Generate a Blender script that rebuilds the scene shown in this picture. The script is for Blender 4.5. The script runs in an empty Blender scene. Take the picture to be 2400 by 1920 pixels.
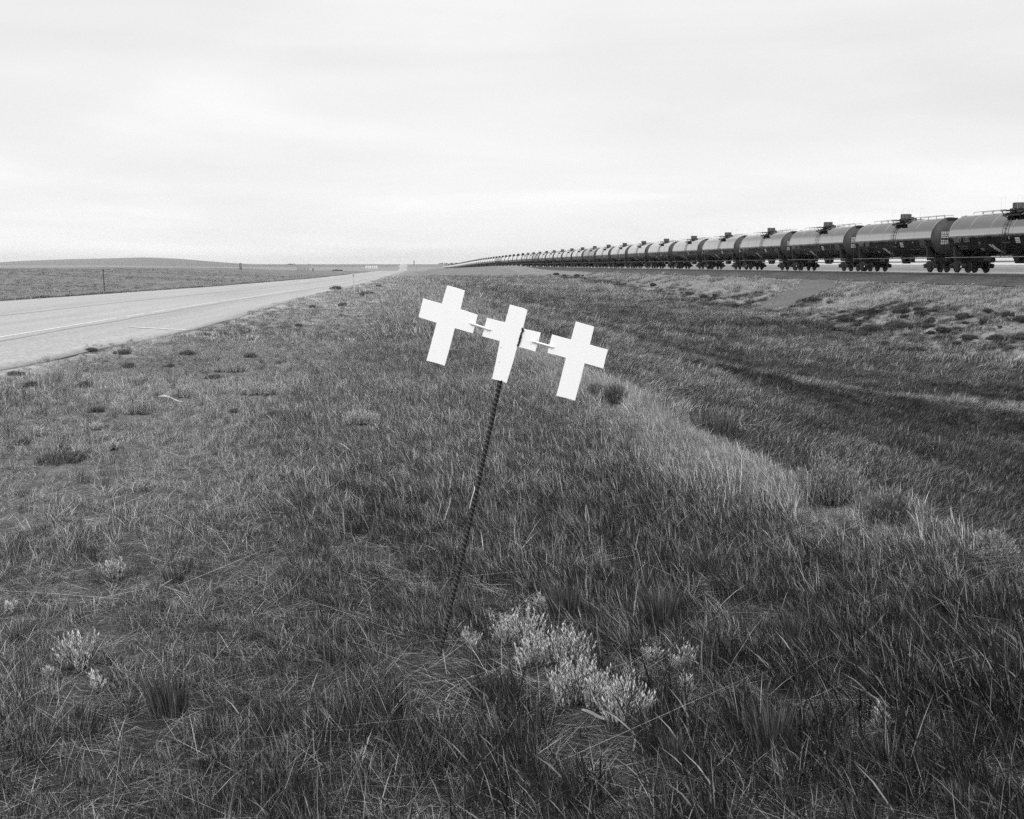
import bpy, bmesh, math, random
import numpy as np
from mathutils import Vector, Matrix

R = math.radians
rng = np.random.default_rng(7)
random.seed(7)
scene = bpy.context.scene
col = scene.collection

# ------------------------------------------------------------------ camera
EYE = 1.5
F_PX, PITCH, YAW = 2600.0, 7.4177, 5.295          # focal length in units of a 2400 px wide frame
cam_d = bpy.data.cameras.new('camera')
cam_d.sensor_width = 36.0
cam_d.lens = F_PX / 2400 * 36.0
cam_d.clip_start = 0.05
cam_d.clip_end = 30000
cam = bpy.data.objects.new('camera', cam_d)
cam.location = (0, 0, EYE)
cam.rotation_euler = (R(90 - PITCH), 0, R(-YAW))
col.objects.link(cam)
scene.camera = cam

# ------------------------------------------------------------------ light: bright overcast, soft sun behind the camera
SUN_EL, SUN_AZ = 36.0, 204.0                       # azimuth clockwise from +Y
world = bpy.data.worlds.new('World')
scene.world = world
world.use_nodes = True
nt = world.node_tree
for n in list(nt.nodes):
    nt.nodes.remove(n)


def N(tree, kind, **kw):
    n = tree.nodes.new(kind)
    for k, v in kw.items():
        if k == 'inp':
            for kk, vv in v.items():
                n.inputs[kk].default_value = vv
        else:
            setattr(n, k, v)
    return n


def mathn(tree, op, a, b=None, c=None, clamp=False):
    n = tree.nodes.new('ShaderNodeMath')
    n.operation = op
    n.use_clamp = clamp
    for i, v in enumerate((a, b, c)):
        if v is None:
            continue
        if hasattr(v, 'links') or hasattr(v, 'is_linked'):
            tree.links.new(v, n.inputs[i])
        else:
            n.inputs[i].default_value = v
    return n.outputs[0]


def ramp(tree, fac, stops, interp='LINEAR'):
    n = tree.nodes.new('ShaderNodeValToRGB')
    n.color_ramp.interpolation = interp
    els = n.color_ramp.elements
    while len(els) < len(stops):
        els.new(0.5)
    for e, (p, v) in zip(els, stops):
        e.position = p
        e.color = (v, v, v, 1)
    tree.links.new(fac, n.inputs[0])
    return n.outputs[0]


sky = N(nt, 'ShaderNodeTexSky', sky_type='NISHITA', sun_disc=False, sun_elevation=R(SUN_EL),
        sun_rotation=R(SUN_AZ), altitude=700, air_density=1.0, dust_density=3.0)
bw = N(nt, 'ShaderNodeRGBToBW')
nt.links.new(sky.outputs[0], bw.inputs[0])
tc = N(nt, 'ShaderNodeTexCoord')
sep = N(nt, 'ShaderNodeSeparateXYZ')
nt.links.new(tc.outputs['Generated'], sep.inputs[0])
zz = mathn(nt, 'MAXIMUM', sep.outputs[2], 0.0)
den = mathn(nt, 'ADD', zz, 0.10)
cx = mathn(nt, 'DIVIDE', sep.outputs[0], den)
cy = mathn(nt, 'DIVIDE', sep.outputs[1], den)
comb = N(nt, 'ShaderNodeCombineXYZ')
nt.links.new(cx, comb.inputs[0])
nt.links.new(cy, comb.inputs[1])
n1 = N(nt, 'ShaderNodeTexNoise', inp={'Scale': 0.45, 'Detail': 6.0, 'Roughness': 0.5, 'Distortion': 0.4})
nt.links.new(comb.outputs[0], n1.inputs['Vector'])
cl = ramp(nt, n1.outputs[0], [(0.30, 0.90), (0.48, 0.96), (0.64, 1.035)], 'EASE')
# an overcast sky is brighter towards the zenith
zen = mathn(nt, 'MULTIPLY_ADD', mathn(nt, 'SMOOTH_MIN', zz, 1.0, 0.1), 1.0, 0.0)
zr_ = ramp(nt, zz, [(0.0, 0.60), (0.05, 0.565), (0.13, 0.54), (0.23, 0.52), (0.31, 0.27), (0.48, 0.29), (0.78, 0.95)])  # dark band above the view is added to shape the tank reflections
cb2 = N(nt, 'ShaderNodeCombineXYZ')
nt.links.new(mathn(nt, 'MULTIPLY', sep.outputs[0], 1.6), cb2.inputs[0])
nt.links.new(mathn(nt, 'MULTIPLY', sep.outputs[2], 13.0), cb2.inputs[1])
n2b = N(nt, 'ShaderNodeTexNoise', inp={'Scale': 1.0, 'Detail': 4.0, 'Roughness': 0.5, 'Distortion': 0.3})
nt.links.new(cb2.outputs[0], n2b.inputs['Vector'])
bands = ramp(nt, n2b.outputs[0], [(0.32, 0.945), (0.66, 1.03)], 'EASE')    # broad level cloud banks
deck = mathn(nt, 'MULTIPLY', mathn(nt, 'MULTIPLY', cl, mathn(nt, 'MULTIPLY', zr_, bands)), 13.35)
mixv = mathn(nt, 'ADD', mathn(nt, 'MULTIPLY', deck, 0.93), mathn(nt, 'MULTIPLY', bw.outputs[0], 0.07))
bg = N(nt, 'ShaderNodeBackground')
bg.inputs[1].default_value = 0.1
nt.links.new(mixv, bg.inputs[0])
wo = N(nt, 'ShaderNodeOutputWorld')
nt.links.new(bg.outputs[0], wo.inputs[0])

sun_d = bpy.data.lights.new('sun', 'SUN')
sun_d.energy = 1.5
sun_d.angle = R(48)
sun_d.color = (1, 1, 1)
sun = bpy.data.objects.new('sun', sun_d)
sdir = Vector((math.sin(R(SUN_AZ)) * math.cos(R(SUN_EL)), math.cos(R(SUN_AZ)) * math.cos(R(SUN_EL)), math.sin(R(SUN_EL))))
sun.rotation_euler = sdir.to_track_quat('Z', 'Y').to_euler()
sun.location = sdir * 50
col.objects.link(sun)

vs = scene.view_settings
vs.view_transform = 'Standard'
vs.look = 'None'
vs.gamma = 1.0
vs.exposure = 0.42
scene.cycles.use_adaptive_sampling = True
scene.cycles.adaptive_threshold = .015
scene.cycles.adaptive_min_samples = 90
scene.cycles.use_denoising = False                 # keep the fine texture of the grass
scene.cycles.max_bounces = 4
scene.cycles.diffuse_bounces = 2
scene.cycles.glossy_bounces = 2
scene.cycles.transmission_bounces = 2
scene.cycles.volume_bounces = 0
scene.cycles.caustics_reflective = False
scene.cycles.caustics_refractive = False


# ------------------------------------------------------------------ helpers
def tag(o, label=None, cat=None, group=None, kind=None):
    if label: o['label'] = label
    if cat: o['category'] = cat
    if group: o['group'] = group
    if kind: o['kind'] = kind
    return o


def empty(name, loc, rz=0):
    o = bpy.data.objects.new(name, None)
    o.empty_display_size = 0.1
    o.location = loc
    o.rotation_euler = (0, 0, rz)
    col.objects.link(o)
    return o


class MB:
    """collects shapes, then links them as one mesh object"""
    def __init__(s):
        s.v, s.f, s.m = [], [], []

    def add(s, vs_, fs, mi=0):
        b = len(s.v)
        s.v.extend([tuple(v) for v in vs_])
        s.f.extend([tuple(b + i for i in f) for f in fs])
        s.m.extend([mi] * len(fs))

    def box(s, x0, x1, y0, y1, z0, z1, mi=0):
        s.add([(x0, y0, z0), (x1, y0, z0), (x1, y1, z0), (x0, y1, z0), (x0, y0, z1), (x1, y0, z1), (x1, y1, z1), (x0, y1, z1)],
              [(0, 3, 2, 1), (4, 5, 6, 7), (0, 1, 5, 4), (1, 2, 6, 5), (2, 3, 7, 6), (3, 0, 4, 7)], mi)

    def tube(s, pts, r, n=8, mi=0, cap=True):
        pts = [Vector(p) for p in pts]
        rs = r if hasattr(r, '__len__') else [r] * len(pts)
        up = Vector((0.13, 0.31, 0.94)).normalized()
        V, Fs = [], []
        for i, p in enumerate(pts):
            d = (pts[min(i + 1, len(pts) - 1)] - pts[max(i - 1, 0)]).normalized()
            a = d.cross(up)
            if a.length < 0.05:
                a = d.cross(Vector((1, 0, 0)))
            a.normalize()
            b = d.cross(a)
            for k in range(n):
                t = 2 * math.pi * k / n
                V.append(p + (a * math.cos(t) + b * math.sin(t)) * rs[i])
        for i in range(len(pts) - 1):
            for k in range(n):
                k2 = (k + 1) % n
                Fs.append((i * n + k, i * n + k2, (i + 1) * n + k2, (i + 1) * n + k))
        if cap:
            Fs.append(tuple(range(n - 1, -1, -1)))
            Fs.append(tuple((len(pts) - 1) * n + k for k in range(n)))
        s.add(V, Fs, mi)

    def lathe_y(s, prof, n=48, cx=0, cz=0, mi=0):
        """profile of (y, radius) round the local Y axis"""
        V, Fs = [], []
        for (y, r) in prof:
            for k in range(n):
                t = 2 * math.pi * k / n
                V.append((cx + r * math.sin(t), y, cz + r * math.cos(t)))
        for i in range(len(prof) - 1):
            for k in range(n):
                k2 = (k + 1) % n
                Fs.append((i * n + k, i * n + k2, (i + 1) * n + k2, (i + 1) * n + k))
        s.add(V, Fs, mi)

    def prism(s, poly, h0, h1, axis='z', mi=0):
        """extrude a 2D polygon"""
        n = len(poly)
        def P(a, b, h):
            return {'z': (a, b, h), 'x': (h, a, b), 'y': (a, h, b)}[axis]
        V = [P(a, b, h0) for a, b in poly] + [P(a, b, h1) for a, b in poly]
        Fs = [tuple(range(n - 1, -1, -1)), tuple(range(n, 2 * n))]
        for i in range(n):
            j = (i + 1) % n
            Fs.append((i, j, n + j, n + i))
        s.add(V, Fs, mi)

    def build(s, name, mats, parent=None, smooth=False, bevel=0, fix=True):
        me = bpy.data.meshes.new(name)
        me.from_pydata(s.v, [], s.f)
        mats = mats if isinstance(mats, (list, tuple)) else [mats]
        for m in mats:
            me.materials.append(m)
        if len(mats) > 1:
            me.polygons.foreach_set('material_index', s.m)
        if fix:
            bm = bmesh.new()
            bm.from_mesh(me)
            bmesh.ops.recalc_face_normals(bm, faces=bm.faces)
            bm.to_mesh(me)
            bm.free()
        if smooth:
            me.polygons.foreach_set('use_smooth', [True] * len(me.polygons))
        o = bpy.data.objects.new(name, me)
        col.objects.link(o)
        if parent:
            o.parent = parent
        if bevel:
            md = o.modifiers.new('edge', 'BEVEL')
            md.width = bevel
            md.segments = 2
            md.limit_method = 'ANGLE'
        return o


def np_mesh(name, verts, loops, sizes, mats, attrs=None, smooth=False):
    me = bpy.data.meshes.new(name)
    verts = np.asarray(verts, np.float32)
    loops = np.asarray(loops, np.int32).ravel()
    sizes = np.asarray(sizes, np.int32)
    me.vertices.add(len(verts))
    me.vertices.foreach_set('co', verts.ravel())
    me.loops.add(len(loops))
    me.loops.foreach_set('vertex_index', loops)
    me.polygons.add(len(sizes))
    starts = np.concatenate([[0], np.cumsum(sizes)[:-1]]).astype(np.int32)
    me.polygons.foreach_set('loop_start', starts)
    if smooth:
        me.polygons.foreach_set('use_smooth', np.ones(len(sizes), bool))
    for m in (mats if isinstance(mats, (list, tuple)) else [mats]):
        me.materials.append(m)
    for k, v in (attrs or {}).items():
        a = me.attributes.new(k, 'FLOAT', 'POINT')
        a.data.foreach_set('value', np.asarray(v, np.float32))
    me.update(calc_edges=True)
    me.validate()
    return me


def children_of(o):
    return [c for c in bpy.data.objects if c.parent == o]


def link_copy(o, parent=None):
    c = o.copy()
    col.objects.link(c)
    c.parent = parent
    return c


# ------------------------------------------------------------------ pixel -> world (the photograph is 2400 x 1920)
_a, _p = R(YAW), R(PITCH)
_F = np.array([math.sin(_a) * math.cos(_p), math.cos(_a) * math.cos(_p), -math.sin(_p)])
_R = np.array([math.cos(_a), -math.sin(_a), 0])
_U = np.array([math.sin(_a) * math.sin(_p), math.cos(_a) * math.sin(_p), math.cos(_p)])


def ray(x, y):
    return _F + (x - 1200) / F_PX * _R + (960 - y) / F_PX * _U


# ------------------------------------------------------------------ terrain
def smooth(t):
    t = np.clip(t, 0, 1)
    return t * t * (3 - 2 * t)


def I(x, pts):
    return np.interp(x, [p[0] for p in pts], [p[1] for p in pts])


def road_z(Y):
    return I(Y, [(-60, .2), (0, .15), (22, .1), (47, 0), (99, -.35), (186, -.7), (350, -.93), (512, -1.1), (620, -2.2),
                 (800, -5), (1100, -6), (1600, -3), (2500, .3), (3500, 4.2), (4500, -3), (9000, -20)])


def fog_x(Y):
    return I(Y, [(-60, -8.3), (22, -8.0), (47, -7.85), (99, -7.5), (186, -6.7), (512, -3.6), (1000, -2), (2500, -5), (3500, -8), (9000, -20)])


def far_x(Y):
    return fog_x(Y) - 9.4


def near_x(Y):
    return I(Y, [(-60, -7), (0, -6.3), (15, -5.5), (25, -4.55), (32, -4.75), (60, -5.05), (99, -4.8), (186, -4.4), (350, -3.1), (531, -1.7), (1000, -.4), (2500, -3.4), (3500, -6.4), (9000, -18)])


def rail_z(Y):
    return .92 + I(Y, [(400, 0), (520, -.16), (646, -.55), (800, -1.5), (943, -2.6), (1130, -3.7), (1322, -4.5), (1700, -5.0)])


TRACK_X = 42.9
EMB = [(39.7, .1), (41.25, .60), (44.55, .60), (46.2, .3), (54, .72), (66, .78), (300, .6), (2500, .4)]
ROWS = [
    (-60, [(3.0, None), (4.2, -.9), (8, -1.7), (14, -2.6), (20, -3.0), (27.5, -3.05)] + EMB),
    (4,   [(2.95, None), (3.9, -.95), (8, -1.75), (14, -2.6), (20, -3.0), (27.5, -3.05)] + EMB),
    (6.2, [(3.0, None), (3.9, -.95), (8, -1.75), (14, -2.6), (20, -3.0), (27.5, -3.05)] + EMB),
    (8,   [(2.65, None), (3.6, -.9), (8, -1.75), (14, -2.6), (20, -3.0), (27.5, -3.05)] + EMB),
    (11,  [(2.35, None), (3.6, -.6), (6, -1.2), (9, -1.75), (14, -2.6), (20, -3.0), (27.5, -3.05)] + EMB),
    (15,  [(2.2, None), (4.5, -.55), (7, -1.15), (10, -1.75), (14, -2.45), (20, -3.0), (27.5, -3.05)] + EMB),
    (24,  [(2.2, None), (5.5, -.62), (8.5, -1.3), (12, -2.0), (15, -2.5), (20, -2.95), (27.8, -3.05)] + EMB),
    (50,  [(2.4, None), (6, -.75), (12, -2.1), (18, -2.85), (28, -3.04)] + EMB),
    (99,  [(3, None), (7, -.95), (14, -1.8), (22, -2.1), (29, -2.12)] + EMB),
    (126, [(3, None), (8, -1.05), (16, -1.85), (31, -2.1)] + EMB),
    (157, [(3, None), (8, -1.0), (16, -1.5), (33, -1.62)] + EMB),
    (200, [(3, None), (8, -.95), (16, -1.1), (34, -1.15)] + EMB),
    (274, [(3, None), (5, -.95), (8, -.6), (16, -.42), (36, -.43)] + EMB),
    (350, [(3, None), (4.4, -.9), (6.2, .2), (9.8, .5), (18, .73), (26, 1.16), (33, 1.32), (37, 1.0)] + EMB),
    (430, [(3, None), (6, -1.1), (10, -.2), (20, .25), (32, .6), (38, .5)] + EMB),
    (530, [(3, None), (8, -1.3), (20, -.6), (34, -.3)] + [(x, z - .3) for x, z in EMB]),
    (700, [(3, None), (8, -3.4), (30, -2.6), (39, -1.2), (41.25, -.25), (44.55, -.25), (47, -.9), (80, -1), (400, -2), (2500, -3)]),
    (943, [(3, None), (30, -4.6), (38, -3.2), (41.25, -2.05), (44.55, -2.05), (48, -3), (100, -3.5), (400, -4), (2500, -4)]),
    (1322, [(3, None), (30, -5), (41, -4.0), (45, -4.0), (50, -4.4), (400, -4), (2500, -3)]),
    (1700, [(3, None), (60, -2.9), (400, -2.5), (2500, -2)]),
    (2500, [(3, None), (60, .3), (400, .2), (2500, 0)]),
    (3500, [(3, None), (60, 4.0), (400, 3.8), (2500, 2)]),
    (4500, [(3, None), (60, -3), (2500, -3)]),
    (9000, [(3, None), (60, -20), (2500, -20)]),
]
ROW_Y = np.array([r[0] for r in ROWS], float)
HILL = [(-2000, -6), (-1007, -3), (-890, -1), (-855, 2.2), (-821, 7.2), (-751, 11.2), (-667, 12.4), (-567, 14.6), (-520, 13.4), (-425, 6.2),
        (-370, 2.4), (-278, .8), (-150, 0)]

_wk = rng.normal(0, 1, (14, 2))
_wk /= np.linalg.norm(_wk, axis=1)[:, None]
_wp = rng.uniform(0, 6.28, 14)
_wf = np.geomspace(.25, 3.2, 14)


def wob(X, Y, lo=0, hi=14, sc=1.0):
    """smooth pseudo noise, about -1..1"""
    s = 0
    tot = 0
    for i in range(lo, hi):
        w = _wf[i] ** -.6
        s = s + w * np.sin((X * _wk[i, 0] + Y * _wk[i, 1]) * _wf[i] * sc * 2 + _wp[i] + 1.7 * np.sin((X * _wk[i, 1] - Y * _wk[i, 0]) * _wf[i] * sc * .7 + _wp[-i - 1]))
        tot += w * w
    return s / math.sqrt(tot / 2) / 2


def verge_z(Y):
    return road_z(Y) - .13


def ground_z(X, Y):
    X = np.asarray(X, float)
    Y = np.asarray(Y, float)
    X, Y = np.broadcast_arrays(X, Y)
    zr, fx, nx = road_z(Y), far_x(Y), near_x(Y)
    # right of the verge
    zs = []
    for (yy, pts) in ROWS:
        v = float(verge_z(yy))
        zs.append(np.interp(X, [q[0] for q in pts], [v if q[1] is None else q[1] for q in pts]))
    zs = np.array(zs)
    i = np.clip(np.searchsorted(ROW_Y, Y, side='right') - 1, 0, len(ROW_Y) - 2)
    t = np.clip((Y - ROW_Y[i]) / (ROW_Y[i + 1] - ROW_Y[i]), 0, 1)
    z0 = np.take_along_axis(zs, i[None], 0)[0]
    z1 = np.take_along_axis(zs, (i + 1)[None], 0)[0]
    zR = z0 * (1 - t) + z1 * t
    # left of the road
    rise = I(Y, [(-60, .5), (0, .6), (100, .95), (200, 1.35), (320, 1.7), (400, 1.0), (480, .3), (560, 0)])
    zL = zr - .012 - .09 * smooth((fx - X) / 1.5) + rise * smooth((fx - X - 1) / 42) - .25 * np.exp(-((fx - X - 3) / 1.6) ** 2) * (Y < 600)
    zL = zL + 1.22 * I(X, HILL) * np.exp(-((Y - 2500) / 420.) ** 2) * (X < fx)
    zV = zr - .012 - .118 * smooth((X - near_x(Y)) / 2.2)
    wR = smooth((X - 1.5) / 1.0)
    z = np.where(X > near_x(Y), zV * (1 - wR) + zR * wR, zL)
    on_road = (X > fx + .1) & (X < nx - .1)
    ins = np.minimum(X - fx, nx - X)
    z = np.where(on_road, zr - .012 - .15 * smooth((ins - .5) / .8), z)
    # bumps
    amp = .022 + .05 * smooth((X - 2.0) / 3) * (1 - smooth((X - 36) / 4))
    amp = amp * (~on_road) * (1 - smooth((Y - 200) / 200)) * (1 - np.exp(-((X - 43) / 4.5) ** 4))
    z = z + amp * wob(X, Y) + .13 * wob(X * 1.1, Y * .5, 0, 7) * smooth((X - 3.5) / 3) * (1 - smooth((X - 30) / 8)) * (1 - smooth((Y - 250) / 100))
    z = z + .16 * wob(X * .35, Y * 1.3 + 8, 2) * smooth((X - 28) / 2) * (1 - smooth((X - 38) / 1.5)) * (1 - smooth((Y - 220) / 80))
    z = z + .18 * wob(X * .25, Y * .25, 0, 6) * (X < fx - 8) * smooth((Y - 60) / 60) * (1 - smooth((Y - 500) / 100))
    return z


def gz(X, Y):
    return float(ground_z(np.array([X]), np.array([Y]))[0])


_S = np.concatenate([np.arange(1.0, 30, .03), np.arange(30, 200, .3), np.arange(200, 4000, 3)])


def at(x, y):
    """the ground point seen at a pixel of the photograph"""
    d = ray(x, y)
    P = np.array([0, 0, EYE]) + _S[:, None] * d
    below = P[:, 2] < ground_z(P[:, 0], P[:, 1])
    i = int(np.argmax(below)) if below.any() else len(_S) - 1
    return P[i]


def px_size(P):
    """metres per photograph pixel at a world point"""
    return float(np.dot(np.asarray(P) - np.array([0, 0, EYE]), _F)) / F_PX


# ------------------------------------------------------------------ materials
def new_mat(name):
    m = bpy.data.materials.new(name)
    m.use_nodes = True
    t = m.node_tree
    b = next(n for n in t.nodes if n.type == 'BSDF_PRINCIPLED')
    return m, t, b


def grey(v):
    return (v, v, v, 1)


def plain(name, v, rough=.6, metal=0.0, ior=1.45, var=.25, scale=6.0, bump=.0, coat=0.0):
    m, t, b = new_mat(name)
    b.inputs['Roughness'].default_value = rough
    b.inputs['Metallic'].default_value = metal
    b.inputs['IOR'].default_value = ior
    b.inputs['Coat Weight'].default_value = coat
    b.inputs['Coat Roughness'].default_value = .08
    tcx = N(t, 'ShaderNodeTexCoord')
    nz = N(t, 'ShaderNodeTexNoise', inp={'Scale': scale, 'Detail': 5.0, 'Roughness': .6})
    t.links.new(tcx.outputs['Object'], nz.inputs['Vector'])
    c = ramp(t, nz.outputs[0], [(.3, v * (1 - var)), (.7, v * (1 + var))])
    t.links.new(c, b.inputs['Base Color'])
    if bump:
        bp = N(t, 'ShaderNodeBump', inp={'Strength': bump, 'Distance': .01})
        t.links.new(nz.outputs[0], bp.inputs['Height'])
        t.links.new(bp.outputs[0], b.inputs['Normal'])
    return m


def ground_mat(name, scale=1.0, contrast=1.0):
    m, t, b = new_mat(name)
    b.inputs['Roughness'].default_value = .95
    b.inputs['Specular IOR Level'].default_value = .1
    at_ = N(t, 'ShaderNodeAttribute', attribute_name='tone')
    geo = N(t, 'ShaderNodeNewGeometry')
    out = None
    mp = N(t, 'ShaderNodeMapping')
    mp.inputs['Scale'].default_value = (1, .6, 1)
    t.links.new(geo.outputs['Position'], mp.inputs['Vector'])
    vals = []
    for sc, lo, hi in ((55 * scale, .30, 1.9), (5.5 * scale, .55, 1.5), (.4 * scale, .75, 1.25)):
        nz = N(t, 'ShaderNodeTexNoise', inp={'Scale': sc, 'Detail': 6.0, 'Roughness': .65})
        t.links.new(mp.outputs[0], nz.inputs['Vector'])
        mid = (lo + hi) / 2
        lo, hi = mid + (lo - mid) * contrast, mid + (hi - mid) * contrast
        vals.append((nz, ramp(t, nz.outputs[0], [(.3, lo), (.7, hi)])))
    prod = mathn(t, 'MULTIPLY', mathn(t, 'MULTIPLY', vals[0][1], vals[1][1]), vals[2][1])
    t.links.new(mathn(t, 'MULTIPLY', prod, at_.outputs['Fac']), b.inputs['Base Color'])
    bp = N(t, 'ShaderNodeBump', inp={'Strength': .8, 'Distance': .04})
    t.links.new(vals[0][0].outputs[0], bp.inputs['Height'])
    t.links.new(bp.outputs[0], b.inputs['Normal'])
    return m


def grass_mat(name, v, translucent=.14, spread=.55, gloss=.010):
    """blade material: tone comes from each instance ('tone') and each blade ('blade')"""
    m = bpy.data.materials.new(name)
    m.use_nodes = True
    t = m.node_tree
    for n in list(t.nodes):
        t.nodes.remove(n)
    ti = N(t, 'ShaderNodeAttribute', attribute_name='tone', attribute_type='INSTANCER')
    tg = N(t, 'ShaderNodeAttribute', attribute_name='tone')
    tb = N(t, 'ShaderNodeAttribute', attribute_name='blade')
    cval = mathn(t, 'MULTIPLY', mathn(t, 'MULTIPLY', mathn(t, 'MAXIMUM', ti.outputs['Fac'], tg.outputs['Fac']), tb.outputs['Fac']), v)
    cval = mathn(t, 'MINIMUM', cval, .75)
    d = N(t, 'ShaderNodeBsdfDiffuse')
    tr = N(t, 'ShaderNodeBsdfTranslucent')
    gl = N(t, 'ShaderNodeBsdfGlossy', inp={'Roughness': .38, 'Color': grey(.9)})
    t.links.new(cval, d.inputs[0])
    t.links.new(cval, tr.inputs[0])
    mx = N(t, 'ShaderNodeMixShader', inp={0: translucent})
    t.links.new(d.outputs[0], mx.inputs[1])
    t.links.new(tr.outputs[0], mx.inputs[2])
    mx2 = N(t, 'ShaderNodeMixShader', inp={0: gloss})
    t.links.new(mx.outputs[0], mx2.inputs[1])
    t.links.new(gl.outputs[0], mx2.inputs[2])
    o = N(t, 'ShaderNodeOutputMaterial')
    t.links.new(mx2.outputs[0], o.inputs[0])
    return m


def leaf_mat(name, v, translucent=.2):
    """plants that are things: tone per leaf only"""
    m = grass_mat(name, v, translucent, gloss=.008)
    t = m.node_tree
    for n in t.nodes:
        if n.type == 'ATTRIBUTE' and n.attribute_name == 'tone':
            val = N(t, 'ShaderNodeValue')
            val.outputs[0].default_value = 1.0
            for l in list(n.outputs['Fac'].links):
                t.links.new(val.outputs[0], l.to_socket)
    return m


M = {}
M['ground'] = ground_mat('prairie_ground')
M['grass'] = grass_mat('grass_blades', 1.0)
M['sage'] = leaf_mat('sage_leaf', .62)
M['twig'] = plain('dark_twig', .05, .8)
M['weed'] = leaf_mat('dark_weed_leaf', .18)
M['bunch'] = leaf_mat('dark_bunchgrass', .085)
M['sage_far'] = leaf_mat('grey_bush_leaf', .30)
M['shrub_dark'] = leaf_mat('dark_shrub_leaf', .10)


def road_mat():
    m, t, b = new_mat('pale_chipseal')
    b.inputs['Roughness'].default_value = .85
    b.inputs['Specular IOR Level'].default_value = .3
    geo = N(t, 'ShaderNodeNewGeometry')
    fine = N(t, 'ShaderNodeTexNoise', inp={'Scale': 13.0, 'Detail': 7.0, 'Roughness': .75})
    t.links.new(geo.outputs['Position'], fine.inputs['Vector'])
    uvx = N(t, 'ShaderNodeAttribute', attribute_name='across')
    uvy = N(t, 'ShaderNodeAttribute', attribute_name='along')
    cb = N(t, 'ShaderNodeCombineXYZ')
    t.links.new(uvx.outputs['Fac'], cb.inputs[0])
    t.links.new(mathn(t, 'MULTIPLY', uvy.outputs['Fac'], .025), cb.inputs[1])
    streak = N(t, 'ShaderNodeTexNoise', inp={'Scale': 1.5, 'Detail': 5.0, 'Roughness': .6})
    t.links.new(cb.outputs[0], streak.inputs['Vector'])
    c = mathn(t, 'MULTIPLY', ramp(t, fine.outputs[0], [(.30, .52), (.70, 1.46)]), ramp(t, streak.outputs[0], [(.3, .86), (.7, 1.1)]))
    base = N(t, 'ShaderNodeAttribute', attribute_name='tone')
    t.links.new(mathn(t, 'MULTIPLY', c, base.outputs['Fac']), b.inputs['Base Color'])
    bp = N(t, 'ShaderNodeBump', inp={'Strength': .5, 'Distance': .01})
    t.links.new(fine.outputs[0], bp.inputs['Height'])
    t.links.new(bp.outputs[0], b.inputs['Normal'])
    return m


def worn_paint(name, v, lo=.36, hi=.46):
    m, t, b = new_mat(name)
    b.inputs['Roughness'].default_value = .7
    geo = N(t, 'ShaderNodeNewGeometry')
    nz = N(t, 'ShaderNodeTexNoise', inp={'Scale': 9.0, 'Detail': 6.0, 'Roughness': .75})
    t.links.new(geo.outputs['Position'], nz.inputs['Vector'])
    c = ramp(t, nz.outputs[0], [(lo, .36), (hi, v)])
    t.links.new(c, b.inputs['Base Color'])
    return m


M['road'] = road_mat()
M['paint'] = worn_paint('worn_white_paint', .70, .38, .52)
M['centre'] = worn_paint('worn_centre_paint', .24, .3, .5)
M['seam'] = worn_paint('dark_road_seam', .2, .35, .6)

# ------------------------------------------------------------------ ground sheet
def axis_x():
    a = np.concatenate([-np.geomspace(40, 9000, 52)[::-1], np.arange(-39.5, -9, .9), np.arange(-9, 6, .16), np.arange(6, 48, .45),
                        np.geomspace(48, 9000, 52)])
    return np.unique(np.round(a, 3))


def axis_y():
    a = np.concatenate([-np.geomspace(6, 120, 10)[::-1], np.arange(-5.8, 13, .16), np.arange(13, 40, .35), np.arange(40, 130, 1.0),
                        np.arange(130, 700, 5), np.arange(700, 1600, 25), np.arange(1600, 4600, 55), np.arange(4700, 9001, 400)])
    return np.unique(np.round(a, 3))


def ground_tone(X, Y):
    t = np.full(X.shape, .15)
    fx, nx = far_x(Y), near_x(Y)
    t = np.where(X < fx, .17, t)                                   # field beyond the road
    t = np.where((X < fx) & (X > fx - 2.2), .10, t)
    v = (X > nx) & (X < 2.5)
    t = np.where(v, .05 + .16 * smooth((Y - 12) / 50), t)           # verge, taller dark thatch close by
    t = np.where(v, t + .10 * (1 - smooth((X + 2.2) / 1.6)) * (1 - smooth((Y - 30) / 40)), t)
    spill = 1 - smooth((X - nx - .25 * wob(X * 1.7, Y * 1.7) - .1) / 1.3)
    t = np.where(v, t * (1 - spill) + .33 * spill, t)                # gravel spilt off the road
    d = (X >= 2.5) & (X < 28)
    t = np.where(d, .04 + .14 * smooth((Y - 40) / 120), t)
    t = np.where((X >= 28) & (X < 39.6), .20, t)
    t = np.where(X > 46.5, .17, t)
    t = np.where((X > 57) & (X < 65), .30, t)                        # pale gravel service track beyond the rails
    far = smooth((Y - 560) / 200)
    t = t * (1 - far) + far * .23
    t = np.where(Y > 1950, .18 + .02 * np.sin(X / 160.) * np.sin(Y / 300.), t)
    t = np.where((Y > 3000), .15, t)
    t = np.where((np.abs(X - fog_x(Y) + 6) < 9) & (Y > 2000), .38, t)
    return t


gx, gy = axis_x(), axis_y()
GX, GY = np.meshgrid(gx, gy)
GZ = ground_z(GX, GY)
nx_, ny_ = len(gx), len(gy)
vid = np.arange(nx_ * ny_).reshape(ny_, nx_)
quads = np.stack([vid[:-1, :-1], vid[:-1, 1:], vid[1:, 1:], vid[1:, :-1]], -1).reshape(-1, 4)
me = np_mesh('ground', np.stack([GX, GY, GZ], -1).reshape(-1, 3), quads, np.full(len(quads), 4), M['ground'],
             {'tone': ground_tone(GX, GY).ravel()}, smooth=True)
g = bpy.data.objects.new('ground', me)
col.objects.link(g)
tag(g, 'open prairie ground with verge, ditch, railway embankment and low far hill', 'ground', kind='structure')


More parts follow.
